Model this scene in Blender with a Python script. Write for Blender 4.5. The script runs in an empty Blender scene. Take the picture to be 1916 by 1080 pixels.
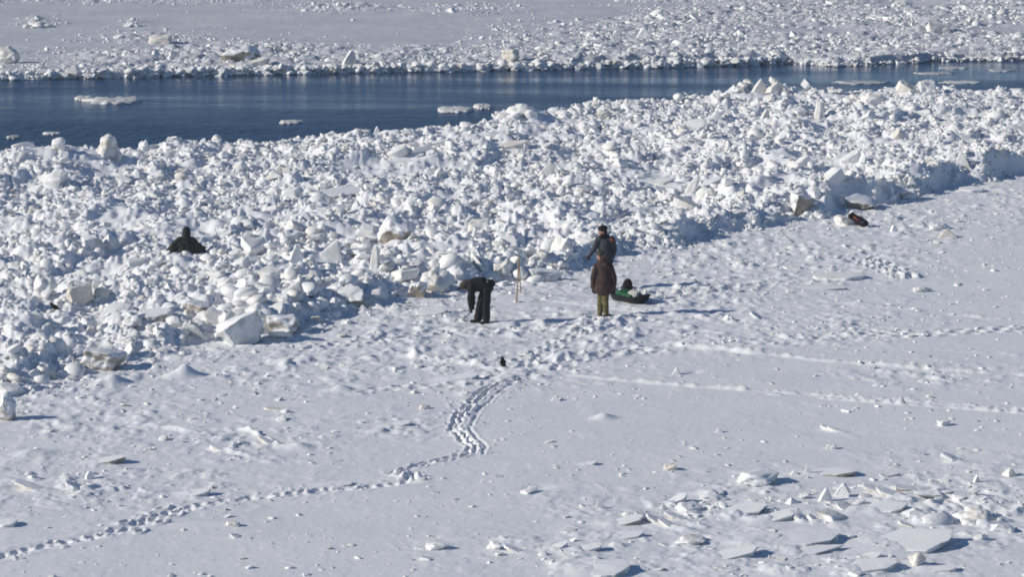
import bpy, bmesh, math, random
import numpy as np
from mathutils import Vector, Matrix, Euler, noise as mn

S = bpy.context.scene
COL = S.collection
rng = np.random.default_rng(11)
random.seed(7)

# ------------------------------------------------------------------ camera
PW, PH, F = 1916.0, 1080.0, 5300.0        # photo pixels, focal length in photo pixels
CAM_H = 13.4
PITCH = math.atan(930.0 / F)
cam_d = bpy.data.cameras.new('camera')
cam_d.sensor_width = 36.0
cam_d.lens = 36.0 * F / PW
cam_d.clip_start = 1.0
cam_d.clip_end = 6000.0
cam = bpy.data.objects.new('camera', cam_d)
cam.location = (0, 0, CAM_H)
cam.rotation_euler = (math.pi / 2 - PITCH, 0, 0)
COL.objects.link(cam)
S.camera = cam

# ------------------------------------------------------------------ light
SUN_EL, SUN_BEHIND = math.radians(25.5), math.radians(-11)
to_sun = Vector((-math.cos(SUN_EL) * math.cos(SUN_BEHIND), math.cos(SUN_EL) * math.sin(SUN_BEHIND), math.sin(SUN_EL)))
W = bpy.data.worlds.new('World')
S.world = W
W.use_nodes = True
wn = W.node_tree
sky = wn.nodes.new('ShaderNodeTexSky')
sky.sky_type = 'NISHITA'
sky.sun_disc = False
sky.sun_elevation = SUN_EL
sky.sun_rotation = math.atan2(to_sun.x, to_sun.y)
sky.altitude = 100
sky.air_density = 1.0
sky.dust_density = 0.1
sky.ozone_density = 6.0
bg = wn.nodes['Background']
bg.inputs['Strength'].default_value = 0.075
wn.links.new(sky.outputs[0], bg.inputs['Color'])
sun_d = bpy.data.lights.new('sun', 'SUN')
sun_d.energy = 4.0
sun_d.angle = math.radians(0.5)
sun_d.color = (1.0, 0.93, 0.83)
sun = bpy.data.objects.new('sun', sun_d)
sun.rotation_euler = to_sun.to_track_quat('Z', 'Y').to_euler()
sun.location = (-30, 60, 40)
COL.objects.link(sun)
S.view_settings.view_transform = 'Standard'
S.view_settings.look = 'None'
S.view_settings.gamma = 1.0
S.view_settings.exposure = 0.0
S.cycles.use_denoising = True
S.cycles.max_bounces = 6
S.cycles.diffuse_bounces = 3
S.cycles.pixel_filter_type = 'BLACKMAN_HARRIS'
S.cycles.filter_width = 1.9

# ------------------------------------------------------------------ helpers: pixels and ground
CP, SP = math.cos(PITCH), math.sin(PITCH)
def ray(px, py):
    u = (px - PW / 2) / F
    v = (PH / 2 - py) / F
    return np.array([u, CP + v * SP, -SP + v * CP])
def ground(px, py, z=0.0):
    d = ray(px, py)
    t = (z - CAM_H) / d[2]
    return d[0] * t, d[1] * t
def project(x, y, z):
    dz = z - CAM_H
    depth = y * CP - dz * SP
    return PW / 2 + F * x / depth, PH / 2 - F * (y * SP + dz * CP) / depth, depth
def px_scale(px, py):
    x, y = ground(px, py)
    return F / project(x, y, 0)[2]

# value noise on a wrapped table
TAB = rng.random((256, 256))
def vnoise(x, y):
    xi = np.floor(x).astype(int); yi = np.floor(y).astype(int)
    fx = x - xi; fy = y - yi
    fx = fx * fx * (3 - 2 * fx); fy = fy * fy * (3 - 2 * fy)
    a = TAB[yi & 255, xi & 255]; b = TAB[yi & 255, (xi + 1) & 255]
    c = TAB[(yi + 1) & 255, xi & 255]; d = TAB[(yi + 1) & 255, (xi + 1) & 255]
    return (a * (1 - fx) + b * fx) * (1 - fy) + (c * (1 - fx) + d * fx) * fy
def fbm(x, y, scale, octv=3, off=0.0):
    s = 0; amp = 1; tot = 0; ca, sa = math.cos(0.6), math.sin(0.6)
    x = np.asarray(x) / scale + off; y = np.asarray(y) / scale + off * 1.7
    for _ in range(octv):
        s = s + amp * vnoise(x, y); tot += amp; amp *= 0.5
        x, y = (x * ca - y * sa) * 2.03 + 17.1, (x * sa + y * ca) * 2.03 + 5.3
    return s / tot
def sst(a, b, x):
    t = np.clip((x - a) / (b - a), 0, 1)
    return t * t * (3 - 2 * t)

# lines of the picture, carried to the ground: distance as a function of the bearing a = x / y
def bearing_line(pts):
    g = [ground(px, py) for px, py in pts]
    a = np.array([x / y for x, y in g]); yy = np.array([y for x, y in g])
    return a, yy
FRONT = bearing_line([(-700, 905), (-300, 815), (0, 738), (60, 730), (130, 716), (180, 697), (240, 686), (330, 662), (400, 642),
    (470, 634), (530, 626), (600, 602), (650, 588), (700, 578), (770, 558), (850, 545), (930, 533), (1000, 523),
    (1050, 512), (1090, 497), (1150, 482), (1230, 472), (1300, 457), (1400, 432), (1480, 417), (1560, 400),
    (1640, 387), (1720, 367), (1780, 347), (1850, 337), (1916, 327), (2200, 275), (2700, 225)])
NEARW = bearing_line([(-700, 318), (0, 296), (90, 292), (200, 292), (350, 285), (500, 274), (650, 260), (800, 252), (900, 240),
    (930, 226), (960, 217), (1000, 214), (1080, 206), (1180, 196), (1280, 190), (1360, 184), (1420, 176), (1500, 176),
    (1600, 176), (1700, 174), (1800, 176), (1916, 176), (2700, 172)])
FARW = bearing_line([(-700, 146), (0, 142), (100, 141), (200, 138), (400, 134), (600, 130), (800, 127), (1000, 124), (1200, 120),
    (1350, 116), (1440, 113), (1456, 112), (1475, 112), (1560, 117), (1650, 114), (1750, 108), (1916, 105), (2700, 98)])
WATER_Z = -0.18

def fields(x, y):
    """bearing, pixel row/col of the flat ground, distances to the three lines (positive inside)"""
    x = np.asarray(x, float); y = np.asarray(y, float)
    yy = np.maximum(y, 5.0)
    a = x / yy
    jit = (fbm(x, y, 1.3, 2, 3.3) - 0.5) * 1.6
    sf = 0.64 * (y - np.interp(a, *FRONT) + jit * 1.2)
    sw = 0.9 * (np.interp(a, *NEARW) - y + jit * 0.9)
    sfar = 0.97 * (y - np.interp(a, *FARW) + jit * 0.35 + (fbm(x, y, .5, 2, 7.7) - .5) * .5)
    dz = -CAM_H
    dep = yy * CP + CAM_H * SP
    px = PW / 2 + F * x / dep
    py = PH / 2 - F * (yy * SP - CAM_H * CP) / dep
    return a, px, py, sf, sw, sfar

def blobs(px, py, lst):
    m = np.zeros_like(px)
    for cx, cy, rx, ry, amp in lst:
        m = np.maximum(m, amp * np.exp(-(((px - cx) / rx) ** 2 + ((py - cy) / ry) ** 2)))
    return m
CHURN = [(1000, 612, 330, 52, 1.0), (700, 632, 230, 50, .85), (1280, 560, 230, 55, .9), (1450, 480, 260, 50, .85),
         (1640, 410, 260, 40, .8), (520, 690, 240, 42, .7), (200, 780, 190, 60, .6), (1850, 380, 150, 50, .6),
         (1550, 600, 200, 45, .6), (900, 680, 260, 40, .7), (1800, 960, 170, 80, .8), (1350, 960, 260, 60, .6), (1600, 1050, 300, 40, .6),
         (200, 900, 260, 60, .6), (1250, 1040, 300, 50, .5), (1760, 700, 200, 22, .5), (430, 820, 200, 50, .55), (740, 800, 80, 25, .5)]

def far_rubble(px, py, x, y, sfar):
    """0..1 how broken the ice beyond the channel is"""
    n = fbm(x, y, 7.0, 3, 9.1)
    right = sst(930, 1330, px + (n - .5) * 700 + (py - 60) * 2.2)
    edge = sst(0.0, 1.0, sfar) * (1 - sst(6.0, 16.0, sfar + (n - .5) * 14)) * (0.35 + 0.65 * sst(60, 330, px))
    top = blobs(px, py, [(250, 5, 330, 7, .55), (650, 18, 120, 8, .8), (75, 46, 40, 9, .9), (250, 45, 25, 5, .7), (860, 20, 120, 9, .6), (300, 78, 130, 14, .8), (1080, 60, 150, 18, .6)])
    pan = blobs(px, py, [(1500, 63, 110, 7, 1.0), (1880, 60, 80, 8, .9), (345, 90, 60, 6, .9), (1700, 12, 90, 6, .9)])
    return np.clip(np.maximum(np.maximum(right, edge), top) * (1 - np.clip(pan * 1.6, 0, 1)), 0, 1)

def height(x, y, detail=False):
    a, px, py, sf, sw, sfar = fields(x, y)
    x = np.asarray(x, float); y = np.asarray(y, float)
    # near side
    m = sst(-0.1, 0.85, sf) * sst(-0.1, 0.8, sw)
    ridge = fbm(x, y, 3.4, 3, 1.7)
    hr = 0.07 + 1.25 * np.clip(ridge - 0.42, 0, 1) + 0.40 * (fbm(x, y, 1.5, 2, 4.4) - 0.5)
    bank = 0.34 * (.35 + 1.1 * fbm(x, y, 2.0, 2, 31.)) * np.exp(-((sf - 1.3) / 1.1) ** 2) * (0.45 + 0.55 * sst(600, 1150, px))
    lip = 0.12 * np.exp(-((sw - 1.6) / 1.5) ** 2) * sst(0.38, 0.6, fbm(x, y, 3.0, 2, 8.8))
    h = m * (hr + bank + lip)
    flat = 0.05 * (fbm(x, y, 7.0, 2, 2.2) - 0.5)
    h = h + flat
    # far side
    fr = far_rubble(px, py, x, y, sfar)
    hf = 0.12 - .14 * sst(1440, 1480, px) * sst(4, 0, sfar) + fr * (0.06 + 0.55 * np.clip(fbm(x, y, 5.0, 3, 6.1) - 0.40, 0, 1)) + 0.06 * np.exp(-((sfar - 1.2) / 1.5) ** 2) * (1 - sst(1440, 1470, px))
    # channel: near ice ends at sw = 0, far ice starts at sfar = 0
    wet_n = sst(0.05, -0.35, sw)
    wet_f = sst(0.12, -0.1, sfar)
    near = h * (1 - wet_n) + (-1.6) * wet_n
    far = hf * (1 - wet_f) + (-1.6) * wet_f
    return np.where(sfar > -1.2, np.maximum(near, far), near)

def hit(px, py):
    """the point of the modelled ground that the pixel shows"""
    d = ray(px, py)
    t0 = 0.94 * (CAM_H - 1.4) / -d[2]; t1 = 1.04 * (CAM_H + 0.3) / -d[2]
    t = np.linspace(t0, t1, 600)
    X, Y, Z = d[0] * t, d[1] * t, CAM_H + d[2] * t
    g = np.maximum(height(X, Y), WATER_Z)
    k = np.argmax(Z <= g) if np.any(Z <= g) else len(t) - 1
    return float(X[k]), float(Y[k]), float(g[k])

# ------------------------------------------------------------------ materials
def new_mat(name):
    m = bpy.data.materials.new(name); m.use_nodes = True
    nt = m.node_tree
    return m, nt, nt.nodes['Principled BSDF']
def nd(nt, t, **kw):
    n = nt.nodes.new(t)
    for k, v in kw.items():
        setattr(n, k, v)
    return n
def ramp(nt, pts):
    r = nt.nodes.new('ShaderNodeValToRGB')
    e = r.color_ramp.elements
    while len(e) < len(pts):
        e.new(0.5)
    for el, (p, c) in zip(e, pts):
        el.position = p
        el.color = (c[0], c[1], c[2], 1) if hasattr(c, '__len__') else (c, c, c, 1)
    return r
def add_bump(nt, b, height_socket, strength, dist, prev=None):
    bp = nd(nt, 'ShaderNodeBump')
    bp.inputs['Strength'].default_value = strength
    bp.inputs['Distance'].default_value = dist
    nt.links.new(height_socket, bp.inputs['Height'])
    if prev is not None:
        nt.links.new(prev.outputs[0], bp.inputs['Normal'])
    nt.links.new(bp.outputs[0], b.inputs['Normal'])
    return bp
def noise_node(nt, vec, scale, detail=3, rough=0.55):
    n = nd(nt, 'ShaderNodeTexNoise')
    n.inputs['Scale'].default_value = scale
    n.inputs['Detail'].default_value = detail
    n.inputs['Roughness'].default_value = rough
    if vec is not None:
        nt.links.new(vec, n.inputs['Vector'])
    return n

def snow_material(name, c0, c1, patch=0.9, bump=0.5, fine=9.0):
    m, nt, b = new_mat(name)
    geo = nd(nt, 'ShaderNodeNewGeometry')
    n1 = noise_node(nt, geo.outputs['Position'], patch, 4)
    r = ramp(nt, [(0.35, c0), (0.68, c1)])
    nt.links.new(n1.outputs[0], r.inputs[0])
    nt.links.new(r.outputs[0], b.inputs['Base Color'])
    b.inputs['Roughness'].default_value = 0.62
    b.inputs['Specular IOR Level'].default_value = 0.25
    n2 = noise_node(nt, geo.outputs['Position'], fine, 5, 0.6)
    add_bump(nt, b, n2.outputs[0], bump, 0.03)
    return m
M_SNOW = snow_material('wind_packed_snow', (.797, .806, .836), (.862, .864, .868), 0.5, 0.35, 7.0)
M_FAR = snow_material('thin_grey_snow', (.54, .55, .60), (.64, .645, .67), 0.25, 0.8, 3.0)

def ice_material(name, white, mid, dirty, mid_amt, bump=0.5):
    """snow-crusted ice: white crust, creamy and dirty patches that differ from block to block"""
    m, nt, b = new_mat(name)
    geo = nd(nt, 'ShaderNodeNewGeometry'); oi = nd(nt, 'ShaderNodeObjectInfo')
    n1 = noise_node(nt, geo.outputs['Position'], 2.3, 3)
    add = nd(nt, 'ShaderNodeMath', operation='MULTIPLY_ADD')
    nt.links.new(oi.outputs['Random'], add.inputs[0]); add.inputs[1].default_value = 0.36
    nt.links.new(n1.outputs[0], add.inputs[2])
    r = ramp(nt, [(0.0, white), (mid_amt, white), (mid_amt + 0.14, mid), (mid_amt + 0.34, dirty)])
    nt.links.new(add.outputs[0], r.inputs[0])
    nt.links.new(r.outputs[0], b.inputs['Base Color'])
    b.inputs['Roughness'].default_value = 0.55
    b.inputs['Specular IOR Level'].default_value = 0.3
    n2 = noise_node(nt, geo.outputs['Position'], 11.0, 4, 0.6)
    add_bump(nt, b, n2.outputs[0], bump, 0.03)
    return m
M_LUMP = ice_material('snow_crusted_ice', (.875, .87, .86), (.83, .82, .785), (.68, .64, .56), 0.69)
M_CRUST = ice_material('smooth_snow_crust', (.84, .85, .865), (.82, .825, .83), (.78, .78, .77), 0.7)
M_CREAM = ice_material('creamy_old_ice', (.84, .835, .82), (.81, .79, .74), (.72, .67, .59), 0.55)
M_TAN = ice_material('dirty_tan_ice', (.46, .42, .37), (.34, .30, .25), (.20, .17, .14), 0.42)
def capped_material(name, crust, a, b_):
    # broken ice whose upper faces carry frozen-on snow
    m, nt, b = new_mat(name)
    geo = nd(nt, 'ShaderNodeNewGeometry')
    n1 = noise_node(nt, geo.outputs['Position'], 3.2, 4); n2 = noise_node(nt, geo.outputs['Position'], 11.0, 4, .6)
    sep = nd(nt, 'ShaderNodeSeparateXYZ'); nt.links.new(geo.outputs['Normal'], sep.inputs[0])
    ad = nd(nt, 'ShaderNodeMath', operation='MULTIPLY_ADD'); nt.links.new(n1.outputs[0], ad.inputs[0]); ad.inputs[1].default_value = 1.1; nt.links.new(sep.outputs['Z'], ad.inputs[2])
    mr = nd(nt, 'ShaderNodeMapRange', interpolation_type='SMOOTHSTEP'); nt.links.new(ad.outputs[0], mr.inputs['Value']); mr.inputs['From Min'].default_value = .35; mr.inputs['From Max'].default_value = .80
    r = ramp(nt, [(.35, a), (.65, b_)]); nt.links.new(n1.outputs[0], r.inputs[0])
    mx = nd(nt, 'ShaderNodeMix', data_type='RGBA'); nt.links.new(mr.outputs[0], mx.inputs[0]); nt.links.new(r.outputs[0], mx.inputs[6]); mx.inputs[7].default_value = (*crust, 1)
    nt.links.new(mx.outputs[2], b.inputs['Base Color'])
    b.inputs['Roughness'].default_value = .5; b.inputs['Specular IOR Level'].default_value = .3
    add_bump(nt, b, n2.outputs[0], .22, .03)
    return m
M_CAPTAN = capped_material('snow_capped_dirt_and_shade_ice', (.845, .848, .858), (.30, .26, .21), (.46, .42, .36))  # brown below the cap: dirty ice, and painted shade on the mushroom boulder
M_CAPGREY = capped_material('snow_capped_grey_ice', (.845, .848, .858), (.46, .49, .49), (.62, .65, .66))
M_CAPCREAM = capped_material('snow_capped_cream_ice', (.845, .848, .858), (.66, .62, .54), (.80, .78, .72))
M_GREY = ice_material('bare_grey_ice', (.60, .64, .66), (.50, .54, .55), (.40, .42, .40), 0.5)

def water_material():
    m, nt, b = new_mat('river_water')
    geo = nd(nt, 'ShaderNodeNewGeometry')
    b.inputs['Base Color'].default_value = (.011, .055, .14, 1)
    b.inputs['IOR'].default_value = 1.33
    mp = nd(nt, 'ShaderNodeMapping'); mp.inputs['Scale'].default_value = (0.55, 1.0, 1.0)
    nt.links.new(geo.outputs['Position'], mp.inputs['Vector'])
    w = noise_node(nt, mp.outputs[0], 2.2, 4, 0.6)
    mp2 = nd(nt, 'ShaderNodeMapping'); mp2.inputs['Scale'].default_value = (0.035, 0.20, 1.0); mp2.inputs['Rotation'].default_value = (0, 0, 0.12)
    nt.links.new(geo.outputs['Position'], mp2.inputs['Vector'])
    band = noise_node(nt, mp2.outputs[0], 1.0, 4, 0.55)
    # ruffled strips where the wind reaches, smoother strips between
    sepw = nd(nt, 'ShaderNodeSeparateXYZ'); nt.links.new(geo.outputs['Position'], sepw.inputs[0])
    my = nd(nt, 'ShaderNodeMath', operation='MULTIPLY_ADD'); nt.links.new(sepw.outputs['X'], my.inputs[0]); my.inputs[1].default_value = -.02; nt.links.new(sepw.outputs['Y'], my.inputs[2])
    mrw = nd(nt, 'ShaderNodeMapRange'); nt.links.new(my.outputs[0], mrw.inputs['Value']); mrw.inputs['From Min'].default_value = 112; mrw.inputs['From Max'].default_value = 142
    mrw.inputs['To Min'].default_value = .16; mrw.inputs['To Max'].default_value = -.22
    sm = nd(nt, 'ShaderNodeMath', operation='ADD'); nt.links.new(band.outputs[0], sm.inputs[0]); nt.links.new(mrw.outputs[0], sm.inputs[1])
    rr = ramp(nt, [(0.30, 0.05), (0.46, 0.35), (0.66, 1.0)])
    nt.links.new(sm.outputs[0], rr.inputs[0])
    bp = add_bump(nt, b, w.outputs[0], 0.5, 0.60)
    nt.links.new(rr.outputs[0], bp.inputs['Strength'])
    rq = ramp(nt, [(0.30, 0.10), (0.46, 0.22), (0.66, 0.32)]); nt.links.new(sm.outputs[0], rq.inputs[0]); nt.links.new(rq.outputs[0], b.inputs['Roughness'])
    return m
M_WATER = water_material()

def plain(name, col, rough=0.8, var=0.35, scale=14.0, bump=0.4, metal=0.0):
    m, nt, b = new_mat(name)
    tc = nd(nt, 'ShaderNodeTexCoord')
    n = noise_node(nt, tc.outputs['Object'], scale, 4)
    d = tuple(c * (1 - var) for c in col); l = tuple(min(1, c * (1 + var)) for c in col)
    r = ramp(nt, [(0.3, d), (0.7, l)])
    nt.links.new(n.outputs[0], r.inputs[0]); nt.links.new(r.outputs[0], b.inputs['Base Color'])
    b.inputs['Roughness'].default_value = rough
    b.inputs['Metallic'].default_value = metal
    b.inputs['Specular IOR Level'].default_value = 0.25
    add_bump(nt, b, n.outputs[0], bump, 0.02)
    return m

# ------------------------------------------------------------------ generic object helpers
def tag(o, label=None, cat=None, group=None, kind=None):
    if label: o['label'] = label
    if cat: o['category'] = cat
    if group: o['group'] = group
    if kind: o['kind'] = kind
    return o
def link(name, me, parent=None):
    o = bpy.data.objects.new(name, me); COL.objects.link(o)
    if parent is not None: o.parent = parent
    return o
def empty(name, loc, rz=0.0):
    o = bpy.data.objects.new(name, None); COL.objects.link(o)
    o.location = loc; o.rotation_euler = (0, 0, rz); o.empty_display_size = 0.2
    return o
def np_mesh(name, V, Fq, mats, smooth=True):
    me = bpy.data.meshes.new(name)
    V = np.asarray(V, np.float32); Fq = np.asarray(Fq, np.int32)
    k = Fq.shape[1]
    me.vertices.add(len(V)); me.vertices.foreach_set('co', V.ravel())
    me.loops.add(Fq.size); me.loops.foreach_set('vertex_index', Fq.ravel())
    me.polygons.add(len(Fq)); me.polygons.foreach_set('loop_start', np.arange(0, Fq.size, k, dtype=np.int32))
    me.polygons.foreach_set('use_smooth', np.full(len(Fq), smooth))
    for m in mats: me.materials.append(m)
    me.update(calc_edges=True); me.validate()
    return me

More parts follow.
